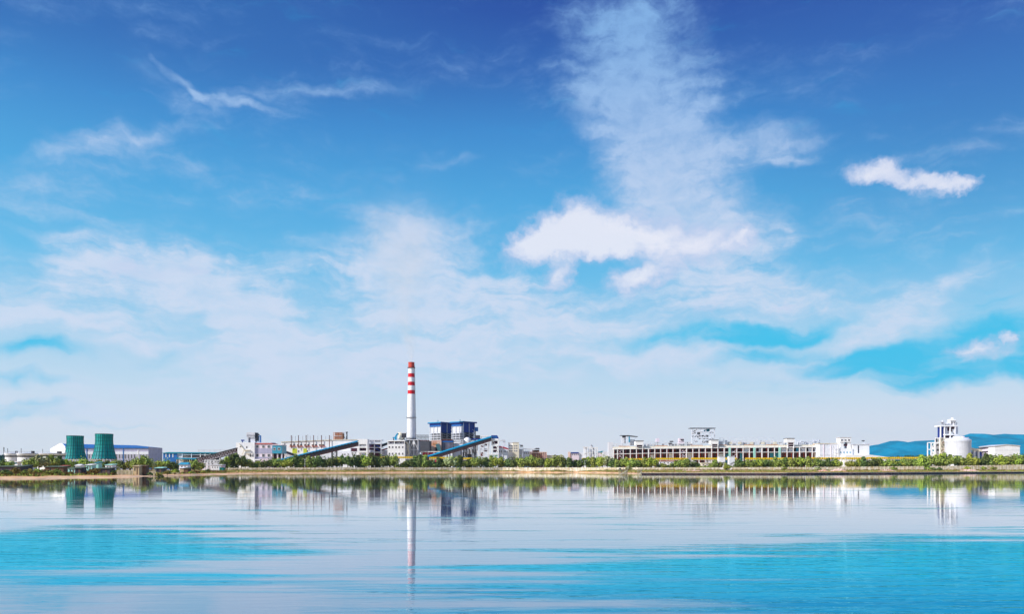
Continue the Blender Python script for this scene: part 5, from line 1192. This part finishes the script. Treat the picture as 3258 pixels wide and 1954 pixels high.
shed(946 + 4, 975, 1483, 1490, 712, 'low reddish hut behind the white wall below the blue conveyor', 'redorange', 'lgrey', roofh=1.5, door=False)

# picket fence in front of the huts
def fence(x0, x1, top, D, lab, matn='concrete', gap=.55, group=None):
    z0 = land_z((x0 + x1) / 2, D); r = thing('picket_fence', lab, 'fence', (x0 + x1) / 2, D, group, z=z0)
    zt = Z(top, D)
    def pk(m):
        x = X(x0, D); q = random.Random(int(x0))
        while x < X(x1, D): m.box(x, x + gap * .45, D, D + .06, z0 - .4, zt + q.uniform(-.12, .12)); x += gap
    part(r, 'pickets', matn, pk); part(r, 'rail', matn, lambda m: (m.box(X(x0, D), X(x1, D), D + .06, D + .12, z0 + (zt - z0) * .35, z0 + (zt - z0) * .35 + .12), m.box(X(x0, D), X(x1, D), D + .06, D + .12, z0 + (zt - z0) * .75, z0 + (zt - z0) * .75 + .12)))
fence(372, 422, 1497, 318, 'weathered picket fence left of the beige hut')
fence(465, 494, 1499, 345, 'weathered picket fence right of the brown boarded hut')
fence(522, 570, 1497, 390, 'long low pale fence below the leafy trees')
fence(92, 110, 1497, 290, 'short white picket fence in brown reeds at the far left')

# boundary wall along the whole bank (bays with posts), one thing per stretch
def bwall(x0, x1, lab, t0, t1, matn='boundary'):
    r = thing('boundary_wall', lab, 'wall', (x0 + x1) / 2, interp(WALL, (x0 + x1) / 2), 'whitewashed boundary wall stretches', z=1.2)
    def wl(m):
        px = x0
        while px < x1 - .1:
            a, b_ = px, min(px + 15, x1); Da, Db = interp(WALL, a) - 5, interp(WALL, b_) - 5
            ta = t0 + (t1 - t0) * (a - x0) / (x1 - x0); tb = t0 + (t1 - t0) * (b_ - x0) / (x1 - x0)
            m.hull8([(X(a, Da), Da, .3), (X(b_, Db), Db, .3), (X(b_, Db), Db + .4, .3), (X(a, Da), Da + .4, .3), (X(a, Da), Da, Z(ta, Da)), (X(b_, Db), Db, Z(tb, Db)), (X(b_, Db), Db + .4, Z(tb, Db)), (X(a, Da), Da + .4, Z(ta, Da))])
            px = b_
    part(r, 'wall', matn, wl)
    def ps(m):
        px = x0
        while px <= x1:
            Dp = interp(WALL, px) - 5; tp = t0 + (t1 - t0) * (px - x0) / (x1 - x0)
            m.box(X(px, Dp) - .22, X(px, Dp) + .22, Dp - .15, Dp + .5, .3, Z(tp, Dp) + .25); px += 12
    part(r, 'wall_posts', 'concrete', ps)
bwall(717, 830, 'white boundary wall stretch right of the green kiosk', 1490, 1489.5)
bwall(830, 1060, 'white boundary wall stretch below the left blue conveyor', 1489.5, 1488.8)
bwall(1060, 1330, 'white boundary wall stretch below the chimney', 1488.8, 1488.6)
bwall(1330, 1620, 'boundary wall stretch below the boiler houses', 1488.8, 1488.8)
bwall(1620, 1960, 'boundary wall stretch in the middle of the shore', 1488.8, 1488.8)
bwall(1960, 2290, 'boundary wall stretch behind the landing stages', 1488.8, 1488.4)
bwall(2330, 2600, 'white boundary wall stretch below the right bays', 1488.2, 1487.6)
bwall(2600, 2940, 'white boundary wall stretch in front of the blue hills', 1487.6, 1484.6)
bwall(2960, 3300, 'pale boundary wall stretch at the right edge of the shore', 1485, 1479)

# stone quay on the right
q = random.Random(11)
r = thing('stone_quay', 'long dark stone quay edge with a pale coping along the right shore', 'quay', 2600, 447, z=0.0)
def quay(m, dy0, dy1, z0, z1, jit=0.0):
    px = 2040
    while px < 3500:
        a, b_ = px, px + 14; Da, Db = interp(SHORE, a), interp(SHORE, b_)
        j = q.uniform(-jit, jit)
        m.hull8([(X(a, Da), Da + dy0 + j, z0), (X(b_, Db), Db + dy0 + j, z0), (X(b_, Db), Db + dy1, z0), (X(a, Da), Da + dy1, z0), (X(a, Da), Da + dy0 + j, z1), (X(b_, Db), Db + dy0 + j, z1), (X(b_, Db), Db + dy1, z1), (X(a, Da), Da + dy1, z1)]); px += 14
part(r, 'quay_face', 'stone', lambda m: quay(m, -.8, 1.2, -1.2, .72, .25)); part(r, 'coping', 'concrete', lambda m: quay(m, -.95, 1.6, .73, 1.02))
def rocks(m):
    for k in range(620):
        px = q.uniform(2045, 3400); Dp = interp(SHORE, px) - .8 - q.random() * 1.2; s = q.uniform(.15, .42); x = X(px, Dp); a = q.uniform(-.2, .2)
        m.hull8([(x - s, Dp - s, -.3), (x + s, Dp - s, -.3), (x + s, Dp + s, -.3), (x - s, Dp + s, -.3), (x - s * .6 + a, Dp - s * .6, s * .8), (x + s * .7, Dp - s * .5 + a, s * .7), (x + s * .6, Dp + s * .6, s), (x - s * .5, Dp + s * .7 + a, s * .8)])
tag(part(None, 'shore_rocks', 'stone', rocks), kind='stuff')
# rubble heaps on the bank
for (px, w_, h_, lab) in ((2618, 22, 7, 'low pinkish rubble heap left of the slim cream posts'), (2668, 26, 9, 'taller rubble heap below the slim cream posts'), (2820, 30, 6, 'flat rubble heap in front of the blue hills'), (3080, 34, 8, 'rough rubble heap below the big round silo'), (2200, 40, 5, 'flat reddish earth heap below the rooftop steel tower')):
    Dp = interp(SHORE, px) * .4 + interp(WALL, px) * .6; r = thing('rubble_heap', lab, 'heap', px, Dp, 'rubble heaps on the right bank', z=land_z(px, Dp))
    def hp(m):
        n = 22; rows = 6; k = mpp(Dp); zb = land_z(px, Dp) - .4; ids = []
        for j in range(rows + 1):
            a = math.pi * j / rows; row = []
            for i in range(n + 1):
                t = i / n; hh = h_ * k * (math.sin(math.pi * t) ** .7) * math.sin(a) * (1 + .35 * math.sin(i * 2.3 + px) * math.sin(j * 1.9 + i)) if 0 < t < 1 else 0
                row.append(len(m.v)); m.v.append((X(px, Dp) + (t - .5) * 2 * w_ * k, Dp - math.cos(a) * w_ * k * .5, zb + max(0, hh)))
            ids.append(row)
        for j in range(rows):
            for i in range(n): m.f.append((ids[j][i], ids[j][i + 1], ids[j + 1][i + 1], ids[j + 1][i])); m.mi.append(0)
    part(r, 'heap_body', 'peach', hp)

# landing stages
def stage(x0, x1, deck, D, lab, posts, hut=False):
    r = thing('landing_stage', lab, 'landing stage', (x0 + x1) / 2, D, 'concrete landing stages', z=0.0)
    part(r, 'deck', 'pile', lambda m: m.box(X(x0, D), X(x1, D), D, D + 5, Z(deck + 2, D), Z(deck, D)))
    for px in posts: part(r, 'pile', 'pile', lambda m: (m.box(X(px, D) - .16, X(px, D) + .16, D + .2, D + .6, -1.5, Z(deck + 2, D)), m.box(X(px, D) - .16, X(px, D) + .16, D + 4, D + 4.4, -1.5, Z(deck + 2, D))))
    part(r, 'cross_beam', 'concrete', lambda m: (m.beam((X(posts[0], D), D + .1, .3), (X(posts[-1], D), D + .1, Z(deck + 4, D)), .25), m.beam((X(posts[0], D), D + .5, .9), (X(posts[-1], D), D + .5, .9), .2)))
    part(r, 'rail_posts', 'grey', lambda m: [m.box(X(px, D) - .07, X(px, D) + .07, D + .1, D + .2, Z(deck, D), Z(deck - 8, D)) for px in (x0 + 1, (x0 + x1) / 2, x1 - 1)])
    if hut: part(r, 'gear', 'dgrey', lambda m: m.box(X(x0 + 3, D), X(x0 + 8, D), D + 1, D + 3, Z(deck, D), Z(deck - 3.5, D)))
stage(1969, 1999, 1494.5, 400, 'wider concrete landing stage on piles at the end of the bank', [1973, 1981, 1989, 1996], True)
stage(2031, 2043, 1498, 405, 'small narrow landing stage right of the wider one', [2033, 2041])
# street lamps behind the wall
lampm = None
for i, (px, lab) in enumerate(((970, 'slim white street lamp in front of the hedge below the left blue conveyor'), (1861, 'slim white street lamp in front of the hedge in the middle of the shore'), (1729, 'short white lamp post half hidden in the hedge'))):
    D = interp(WALL, px) + 3
    if i == 0:
        r = thing('street_lamp', lab, 'street lamp', px, D, 'street lamps along the boundary wall')
        x = X(px, D); hh = 9.2
        part(r, 'pole', 'white', lambda m: m.lathe(x, D, [(.16, G - .5), (.16, G + 1), (.09, G + hh)], 8)); part(r, 'arm', 'white', lambda m: m.beam((x, D, G + hh - .1), (x + 1.3, D, G + hh + .3), .12)); part(r, 'lamp_head', 'lgrey', lambda m: m.box(x + 1.1, x + 2.1, D - .2, D + .2, G + hh + .22, G + hh + .42)); lampm = r
    else: copy_tree(lampm, (X(px, D), D, G), lab, scale=(1, 1, .92 if px == 1861 else .6))
# parked car
D = interp(WALL, 1013) + 4
r = thing('parked_car', 'white van seen over the boundary wall below the left blue conveyor', 'van', 1013, D, z=G)
x = X(1013, D)
part(r, 'body', 'white', lambda m: m.prism([(x - 2.3, G + .5), (x - 2.3, G + 1.5), (x - 1.9, G + 2.5), (x + 1.2, G + 2.6), (x + 2.0, G + 1.7), (x + 2.4, G + 1.4), (x + 2.4, G + .5)], D, D + 1.9))
part(r, 'side_window', 'glass', lambda m: (m.box(x - 1.6, x - .2, D - .03, D + .02, G + 1.6, G + 2.3), m.box(x + .0, x + 1.1, D - .03, D + .02, G + 1.6, G + 2.25)))
for sx_ in (-1.4, 1.5):
    part(r, 'wheel', 'steel', lambda m: [m.beam((x + sx_ + .36 * math.cos(a), D - .05, G + .4 + .36 * math.sin(a)), (x + sx_ + .36 * math.cos(a + .8), D - .05, G + .4 + .36 * math.sin(a + .8)), .25, .2) for a in [k * .785 for k in range(8)]])
# ================================================================ VEGETATION
def leafmat(name, c1, c2, c3):
    m, nt, b = newmat(name)
    g = nt.n('ShaderNodeNewGeometry'); oi = nt.n('ShaderNodeObjectInfo')
    n1 = nt.n('ShaderNodeTexNoise', ins={'Vector': g.outputs['Position'], 'Scale': 0.45, 'Detail': 3.0}).outputs[0]
    c = nt.mix(nt.maprange(n1, .38, .62), c1, c2)
    c = nt.mix(nt.math('MULTIPLY', g.outputs['Random Per Island'], 0.55), c, c3)
    hs = nt.n('ShaderNodeHueSaturation', ins={'Hue': nt.math('MULTIPLY_ADD', oi.outputs['Random'], 0.05, 0.475), 'Value': nt.math('MULTIPLY_ADD', oi.outputs['Random'], 0.5, 0.75), 'Color': c})
    nt.t.links.new(hs.outputs[0], b.inputs['Base Color']); b.inputs['Roughness'].default_value = 0.75; b.inputs['Specular IOR Level'].default_value = 0.2
    M[name] = m
leafmat('leaf_dark', rgb(74, 94, 48), rgb(94, 112, 54), rgb(130, 142, 74))
leafmat('leaf_mid', rgb(110, 130, 56), rgb(138, 152, 62), rgb(182, 186, 96))
leafmat('leaf_bright', rgb(124, 146, 48), rgb(156, 170, 56), rgb(198, 200, 92))
leafmat('leaf_pale', rgb(126, 142, 84), rgb(160, 168, 112), rgb(214, 210, 160))
leafmat('leaf_brown', rgb(122, 104, 52), rgb(150, 124, 60), rgb(112, 116, 56))
def crown_pts(q, shape):
    lobes = []
    if shape == 'round': base = [(0, 0, .62, .40)] + [(math.cos(a) * .26, math.sin(a) * .26, .42 + q.random() * .3, .24 + q.random() * .08) for a in [k * 1.05 + q.random() * .4 for k in range(6)]]
    elif shape == 'tall': base = [(q.uniform(-.06, .06), q.uniform(-.06, .06), z, r_) for z, r_ in ((.3, .26), (.45, .32), (.6, .30), (.75, .24), (.88, .14))]
    else: base = [(math.cos(a) * .34, math.sin(a) * .34, .40 + q.random() * .22, .24) for a in [k * 1.26 for k in range(5)]] + [(0, 0, .6, .34), (.15, 0, .78, .16)]
    return base
def crown_mesh(m, q, shape, n, ls):
    lobes = crown_pts(q, shape)
    for i in range(n):
        lx, ly, lz, lr = q.choice(lobes)
        d = Vector((q.gauss(0, 1), q.gauss(0, 1), q.gauss(0, 1))).normalized() * lr * (q.random() ** .33) * q.uniform(.85, 1.12)
        c = Vector((lx, ly, lz)) + d; c.z = max(.04, c.z)
        nrm = (d.normalized() * .9 + Vector((q.gauss(0, .5), q.gauss(0, .5), q.gauss(0, .5) + .35))).normalized()
        t = nrm.cross(Vector((q.gauss(0, 1), q.gauss(0, 1), q.gauss(0, 1)))).normalized(); b_ = nrm.cross(t)
        s = ls * q.uniform(.6, 1.3); k = q.uniform(.5, .9)
        m.face([c - t * s - b_ * s * k * .3, c - b_ * s * k, c + t * s * .9 - b_ * s * k * .2, c + t * s * .5 + b_ * s * k, c - t * s * .6 + b_ * s * k * .8])
def trunk_mesh(m, q, shape):
    pts = [(0, 0, -.06), (.01, .01, .15), (.0, .02, .34), (.02, 0, .55)]; rr = [.03, .024, .018, .008]
    for (p, a), (p2, b_) in zip(zip(pts, rr), zip(pts[1:], rr[1:])):
        m.hull8([(p[0] - a, p[1] - a, p[2]), (p[0] + a, p[1] - a, p[2]), (p[0] + a, p[1] + a, p[2]), (p[0] - a, p[1] + a, p[2]), (p2[0] - b_, p2[1] - b_, p2[2]), (p2[0] + b_, p2[1] - b_, p2[2]), (p2[0] + b_, p2[1] + b_, p2[2]), (p2[0] - b_, p2[1] + b_, p2[2])])
    for k in range(5):
        a = k * 1.26 + q.random(); m.beam((0, .01, .18 + .05 * k), (math.cos(a) * .26, math.sin(a) * .26, .38 + .07 * k), .014)
PROTO = {}
def proto(kind, shape, tint):
    key = (kind, shape, tint)
    if key in PROTO: return PROTO[key]
    q = random.Random(hash(shape) % 1 + len(PROTO) * 17 + 3)
    c = MB(); crown_mesh(c, q, shape, 620 if kind == 'tree' else 260, .062 if kind == 'tree' else .10)
    cm = c.build('crown' if kind == 'tree' else 'foliage', tint, fix=False); t = MB(); trunk_mesh(t, q, shape); tm = t.build('trunk' if kind == 'tree' else 'stem', 'bark')
    PROTO[key] = (cm.data, tm.data); bpy.data.objects.remove(cm); bpy.data.objects.remove(tm)
    return PROTO[key]
TINTN = {'leaf_dark': 'dark green', 'leaf_mid': 'mid green', 'leaf_bright': 'bright yellow-green', 'leaf_pale': 'pale flowering', 'leaf_brown': 'brown-leaved'}
def grow(kind, px, D, h, wx, shape, tint, label, group, z=None):
    z0 = land_z(px, D) if z is None else z
    o = bpy.data.objects.new('broadleaf_tree' if kind == 'tree' else 'bush', None); COL.objects.link(o)
    o.location = (X(px, D), D, z0); o.rotation_euler = (0, 0, random.uniform(0, 6.28)); o.scale = (wx, wx, h); o['_o'] = (0, 0, 0)
    tag(o, label, 'tree' if kind == 'tree' else 'bush', group)
    for nm, me in zip(('crown', 'trunk') if kind == 'tree' else ('foliage', 'stem'), proto(kind, shape, tint)):
        c = bpy.data.objects.new(nm, me); COL.objects.link(c); c.parent = o
    return o
LAND = [(0, 60, 'the round tanks at the far left'), (60, 205, 'the wide low tank'), (205, 285, 'the shorter cooling tower'), (285, 375, 'the taller cooling tower'), (375, 475, 'the blue-roofed hall'), (475, 560, 'the blue warehouse end'),
 (560, 650, 'the open warehouse bays'), (650, 750, 'the lattice conveyor'), (750, 812, 'the white building with rooftop hopper'), (812, 900, 'the windowed pink wing'), (900, 960, 'the left blue conveyor foot'),
 (960, 1060, 'the left blue conveyor middle'), (1060, 1137, 'the left blue conveyor top'), (1137, 1170, 'the white conveyor tower'), (1170, 1232, 'the grey open frame'), (1232, 1290, 'the square-windowed white block'), (1290, 1335, 'the chimney foot'),
 (1335, 1370, 'the dark dust collector'), (1370, 1440, 'the long blue conveyor foot'), (1440, 1520, 'the long blue conveyor middle'), (1520, 1590, 'the blue conveyor head house'), (1590, 1620, 'the small red roof'), (1620, 1690, 'the pair of white blocks'),
 (1690, 1745, 'the brick-red frame'), (1745, 1808, 'the empty gap in the skyline'), (1808, 1860, 'the dark blue shed roof'), (1860, 1935, 'the white multi-storey frame'), (1935, 2025, 'the left end of the long frame'), (2025, 2100, 'the left rooftop stair box'),
 (2100, 2195, 'the faint roof pipework'), (2195, 2285, 'the big rooftop steel tower'), (2285, 2345, 'the two tall white piers'), (2345, 2440, 'the tinted frame bays'), (2440, 2535, 'the right rooftop stair box'), (2535, 2610, 'the last frame bays'),
 (2610, 2670, 'the windowless white block'), (2670, 2720, 'the white machine tower'), (2720, 2775, 'the one-slot white block'), (2775, 2960, 'the blue hills'), (2960, 3010, 'the white process tower'), (3010, 3090, 'the big round silo'), (3090, 3166, 'the grey shed'), (3166, 3400, 'the white gabled hall')]
cnt = {}
ORD = ['', 'second ', 'third ', 'fourth ', 'fifth ', 'sixth ', 'seventh ', 'eighth ', 'ninth ', 'tenth ', 'eleventh ', 'twelfth ']
def mklabel(px, size, tint, noun='tree'):
    lm = next((l for a, b_, l in LAND if a <= px < b_), 'the shore')
    key = (lm, size, tint, noun); i = cnt.get(key, 0); cnt[key] = i + 1
    t = TINTN[tint]
    if i == 0: return f'{size} {t} {noun} below {lm}'
    return f'{size} {t} {noun} below {lm}, {ORD[i]}from left'
TOPS = [(-60, 1458), (30, 1462), (100, 1460), (722, 1455), (735, 1449), (772, 1452), (785, 1464), (820, 1468), (835, 1461), (880, 1459), (940, 1455), (985, 1452), (1060, 1453), (1070, 1458), (1085, 1449), (1170, 1447), (1228, 1449), (1258, 1452), (1262, 1474), (1296, 1474), (1300, 1461), (1330, 1461),
 (1338, 1452), (1358, 1450), (1368, 1463), (1424, 1463), (1430, 1453), (1468, 1452), (1476, 1464), (1504, 1463), (1512, 1454), (1640, 1456), (1800, 1457), (1806, 1463), (1860, 1462), (1870, 1459), (1900, 1452), (1945, 1452), (1965, 1460), (2085, 1460), (2098, 1478), (2140, 1478), (2150, 1464), (2196, 1464), (2210, 1459),
 (2224, 1480), (2264, 1480), (2270, 1463), (2286, 1462), (2296, 1500), (2306, 1500), (2309, 1466), (2315, 1466), (2318, 1500), (2338, 1500), (2346, 1466), (2400, 1464), (2520, 1464), (2530, 1456), (2670, 1458), (2676, 1500), (2698, 1500), (2704, 1462), (2926, 1462), (2936, 1452), (2985, 1450), (3060, 1450), (3068, 1458), (3078, 1453), (3160, 1452), (3205, 1451), (3300, 1449)]
q = random.Random(21)
px = 722.0
while px < 3275:
    top = interp(TOPS, px)
    if top > 1495: px += 6; continue
    D = interp(WALL, px) + q.uniform(4, 14)
    top += q.uniform(-6.0, 6.0)
    h = Z(top, D) - G; 
    small = h < 5.5
    hgt = h / .92
    wx = min(hgt * q.uniform(.85, 1.15), 11) if not small else h * 1.5
    tint = q.choice(['leaf_dark', 'leaf_mid', 'leaf_mid', 'leaf_bright', 'leaf_dark'])
    if q.random() < .06 and 1380 < px < 2600: tint = 'leaf_pale'
    size = 'small' if small else ('tall' if h > 10.2 else 'low' if h < 7.5 else 'medium')
    grow('tree' if not small else 'bush', px, D, hgt, wx, q.choice(['round', 'round', 'wide', 'tall']) if not small else 'wide', tint, mklabel(px, size, tint, 'tree' if not small else 'bush'), 'hedge of trees behind the boundary wall', z=G)
    px += wx * .42 / mpp(D) * q.uniform(.75, 1.1)
# left shore trees
LT = [(8, 470, 1460, 26, 'leaf_dark'), (30, 430, 1468, 26, 'leaf_mid'), (98, 455, 1457, 40, 'leaf_mid'), (125, 470, 1448, 52, 'leaf_pale'), (155, 490, 1448, 56, 'leaf_mid'), (183, 500, 1450, 40, 'leaf_dark'), (205, 510, 1462, 36, 'leaf_bright'), (232, 540, 1466, 34, 'leaf_mid'), (262, 560, 1457, 32, 'leaf_bright'),
 (285, 560, 1466, 30, 'leaf_mid'), (312, 560, 1464, 36, 'leaf_mid'), (338, 570, 1465, 36, 'leaf_dark'), (365, 560, 1466, 34, 'leaf_mid'), (392, 520, 1464, 34, 'leaf_dark'), (415, 500, 1464, 30, 'leaf_mid'), (432, 480, 1458, 28, 'leaf_mid'), (462, 470, 1449, 40, 'leaf_mid'), (482, 520, 1464, 30, 'leaf_pale'),
 (505, 540, 1464, 34, 'leaf_bright'), (530, 560, 1462, 34, 'leaf_bright'), (542, 470, 1471, 40, 'leaf_dark'), (558, 500, 1469, 34, 'leaf_dark'), (600, 540, 1470, 30, 'leaf_bright'), (618, 540, 1466, 32, 'leaf_mid'), (640, 560, 1472, 26, 'leaf_mid'), (712, 600, 1461, 26, 'leaf_dark')]
for (px, D, top, wpx, tint) in LT:
    h = (Z(top, D) - land_z(px, D)) / .92; wx = wpx * mpp(D) * 1.1
    grow('tree', px, D, h, wx, 'wide' if wpx > 34 else 'round', tint, mklabel(px, 'wide' if wpx > 34 else 'shore-side', tint), 'trees among the huts on the left shore')
# bushes on the left shore and along the bank
q = random.Random(5)
BL = [(20, 262), (48, 270), (74, 280), (98, 285), (118, 292), (136, 300), (156, 288), (178, 292), (205, 296), (222, 300), (262, 318), (282, 330), (300, 312), (356, 320), (376, 330), (404, 330), (478, 330), (506, 326), (532, 352), (556, 372), (606, 400), (628, 420), (648, 440), (660, 470)]
for (px, D) in BL:
    h = q.uniform(1.5, 3.0); tint = q.choice(['leaf_brown', 'leaf_mid', 'leaf_dark', 'leaf_bright', 'leaf_brown'])
    grow('bush', px, D, h, h * q.uniform(1.1, 1.6), 'wide', tint, mklabel(px, 'shore', tint, 'reedside bush'), 'bushes among the huts on the left shore')
for (px, f_, tint) in ((2312, .9, 'leaf_bright'), (2496, .8, 'leaf_mid'), (2602, .75, 'leaf_pale'), (2844, .8, 'leaf_mid'), (2955, .75, 'leaf_mid'), (2972, .7, 'leaf_dark'), (2990, .72, 'leaf_dark'), (3078, .75, 'leaf_bright'), (3130, .8, 'leaf_bright'), (3162, .78, 'leaf_mid'), (2000, .7, 'leaf_pale'), (1460, .85, 'leaf_pale')):
    D = interp(SHORE, px) * (1 - f_) + interp(WALL, px) * f_; h = q.uniform(3.0, 4.6)
    grow('bush', px, D, h, h * 1.3, 'wide', tint, mklabel(px, 'lone', tint, 'bank bush'), 'lone bushes on the bank')
# grass and reeds
def tufts(m, x0, x1, n, hmin, hmax, f0, f1, seed):
    q = random.Random(seed)
    for k in range(n):
        px = q.uniform(x0, x1); f_ = q.uniform(f0, f1) ; D = interp(SHORE, px) + (interp(WALL, px) - interp(SHORE, px)) * f_ + (shore_wob(px) if px < 2000 else 0)
        z = land_z(px, D) - .05; x = X(px, D); h = q.uniform(hmin, hmax)
        for j in range(4):
            a = q.uniform(0, 3.14); dx, dy = math.cos(a) * .22, math.sin(a) * .22; lx, ly = q.uniform(-.35, .35), q.uniform(-.35, .35); ox, oy = q.uniform(-.4, .4), q.uniform(-.4, .4)
            m.face([(x + ox - dx, D + oy - dy, z), (x + ox + dx, D + oy + dy, z), (x + ox + lx, D + oy + ly, z + h * q.uniform(.7, 1))])
g1 = MB(); tufts(g1, -60, 720, 4200, .5, 1.9, .12, .55, 1); tag(g1.build('reeds', 'leaf_brown', fix=False), 'brown and olive reeds between the huts on the left shore', 'reeds', kind='stuff')
g2 = MB(); tufts(g2, -60, 720, 2600, .4, 1.5, .10, .6, 2); tufts(g2, 716, 3300, 5200, .25, .7, .30, .98, 3); tag(g2.build('bank_grass', 'leaf_mid', fix=False), 'green grass growing along the bank', 'grass', kind='stuff')
g3 = MB(); tufts(g3, 716, 3300, 5200, .2, .55, .12, .8, 4); tufts(g3, 716, 3300, 4200, .5, 1.6, .86, .985, 6); tag(g3.build('dry_grass', 'leaf_brown', fix=False), 'dry ochre grass on the bank', 'grass', kind='stuff')
# far wood in front of the hills and far left
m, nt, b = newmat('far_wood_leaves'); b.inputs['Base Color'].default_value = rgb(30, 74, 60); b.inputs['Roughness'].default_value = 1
fw = MB(); q = random.Random(8)
for k in range(1500):
    px = q.choice([q.uniform(2765, 3320), q.uniform(-200, 24)]); D = q.uniform(2600, 3200)
    top = interp([(2765, 1456), (2830, 1450), (2880, 1447), (2960, 1444), (3320, 1446)], px) if px > 1000 else 1446
    x = X(px, D); h = (Z(top, D) - G) * q.uniform(.72, 1.0); s = q.uniform(6, 13)
    z0 = G - 1
    m_ = [(x - s, D, z0), (x, D - s, z0), (x + s, D, z0), (x, D + s, z0)]
    t_ = [(x - s * .6, D, z0 + h * .8), (x, D - s * .6, z0 + h * .85), (x + s * .6, D, z0 + h * .8), (x, D + s * .6, z0 + h * .85)]
    fw.hull8([m_[0], m_[1], m_[2], m_[3], t_[0], t_[1], t_[2], t_[3]]); fw.face(t_); a = (x + q.uniform(-2, 2), D, z0 + h)
    for i in range(4): fw.face([t_[i], t_[(i + 1) % 4], a])
M['farwood'] = m
tag(fw.build('far_wood', m, fix=False), 'dark distant wood at the foot of the blue hills', 'wood', kind='stuff')

# smoke plume from the chimney
PD = 967.0
def plume_c(z):   # centre x drift
    t = max(0, z - 135) ; return X(1309, PD) - 5.0 * math.sin(t * 0.012) - t * 0.05
m, nt, b = newmat('smoke'); m.node_tree.nodes.remove(b)
pos = nt.n('ShaderNodeNewGeometry').outputs['Position']; s = nt.n('ShaderNodeSeparateXYZ', ins={0: pos})
zz0 = Z(1152, 960)
t = nt.math('SUBTRACT', s.outputs[2], zz0)
cxn = nt.math('SUBTRACT', nt.math('MULTIPLY_ADD', t, -0.05, X(1309, PD)), nt.math('MULTIPLY', nt.math('SINE', nt.math('MULTIPLY', t, 0.012)), 5.0))
nz = nt.n('ShaderNodeTexNoise', ins={'Vector': nt.n('ShaderNodeMapping', ins={0: pos, 3: (1, 1, .5)}).outputs[0], 'Scale': 0.03, 'Detail': 4.0, 'Roughness': 0.6})
ns = nt.n('ShaderNodeSeparateColor', ins={0: nz.outputs['Color']})
amp = nt.math('MULTIPLY', t, 0.25)
dx = nt.math('ADD', nt.math('SUBTRACT', s.outputs[0], cxn), nt.math('MULTIPLY', nt.math('SUBTRACT', ns.outputs[0], .5), amp))
dy = nt.math('SUBTRACT', s.outputs[1], PD)
rr = nt.math('SQRT', nt.math('ADD', nt.math('MULTIPLY', dx, dx), nt.math('MULTIPLY', dy, dy)))
Rz = nt.math('MULTIPLY_ADD', nt.math('POWER', nt.math('MAXIMUM', t, 0.0), 1.15), 0.20, 3.2)
fall = nt.maprange(nt.math('DIVIDE', rr, Rz), 1.0, 0.0)
dens = nt.math('MULTIPLY', fall, nt.maprange(ns.outputs[1], .38, .62, .25, 1.0))
dens = nt.math('DIVIDE', nt.math('MULTIPLY', dens, 0.4), nt.math('MAXIMUM', Rz, 1.0))
dens = nt.math('MULTIPLY', dens, nt.maprange(t, 235.0, 120.0)); dens = nt.math('MULTIPLY', dens, nt.maprange(t, -1.0, 6.0))
pv = nt.n('ShaderNodeVolumePrincipled', ins={'Color': (1.0, 1.0, 1.0, 1), 'Density': dens, 'Anisotropy': -0.45})
nt.t.links.new(pv.outputs[0], m.node_tree.nodes['Material Output'].inputs['Volume']); M['smoke'] = m
pl = MB(); pl.lathe(X(1309, PD) - 6, PD, [(5, zz0), (30, zz0 + 50), (75, zz0 + 120), (120, zz0 + 240)], 20)
tag(pl.build('smoke_plume', m), 'faint white smoke plume rising and widening from the chimney top', 'smoke', kind='stuff')
m.volume_intersection_method = 'FAST' if hasattr(m, 'volume_intersection_method') else 'FAST'
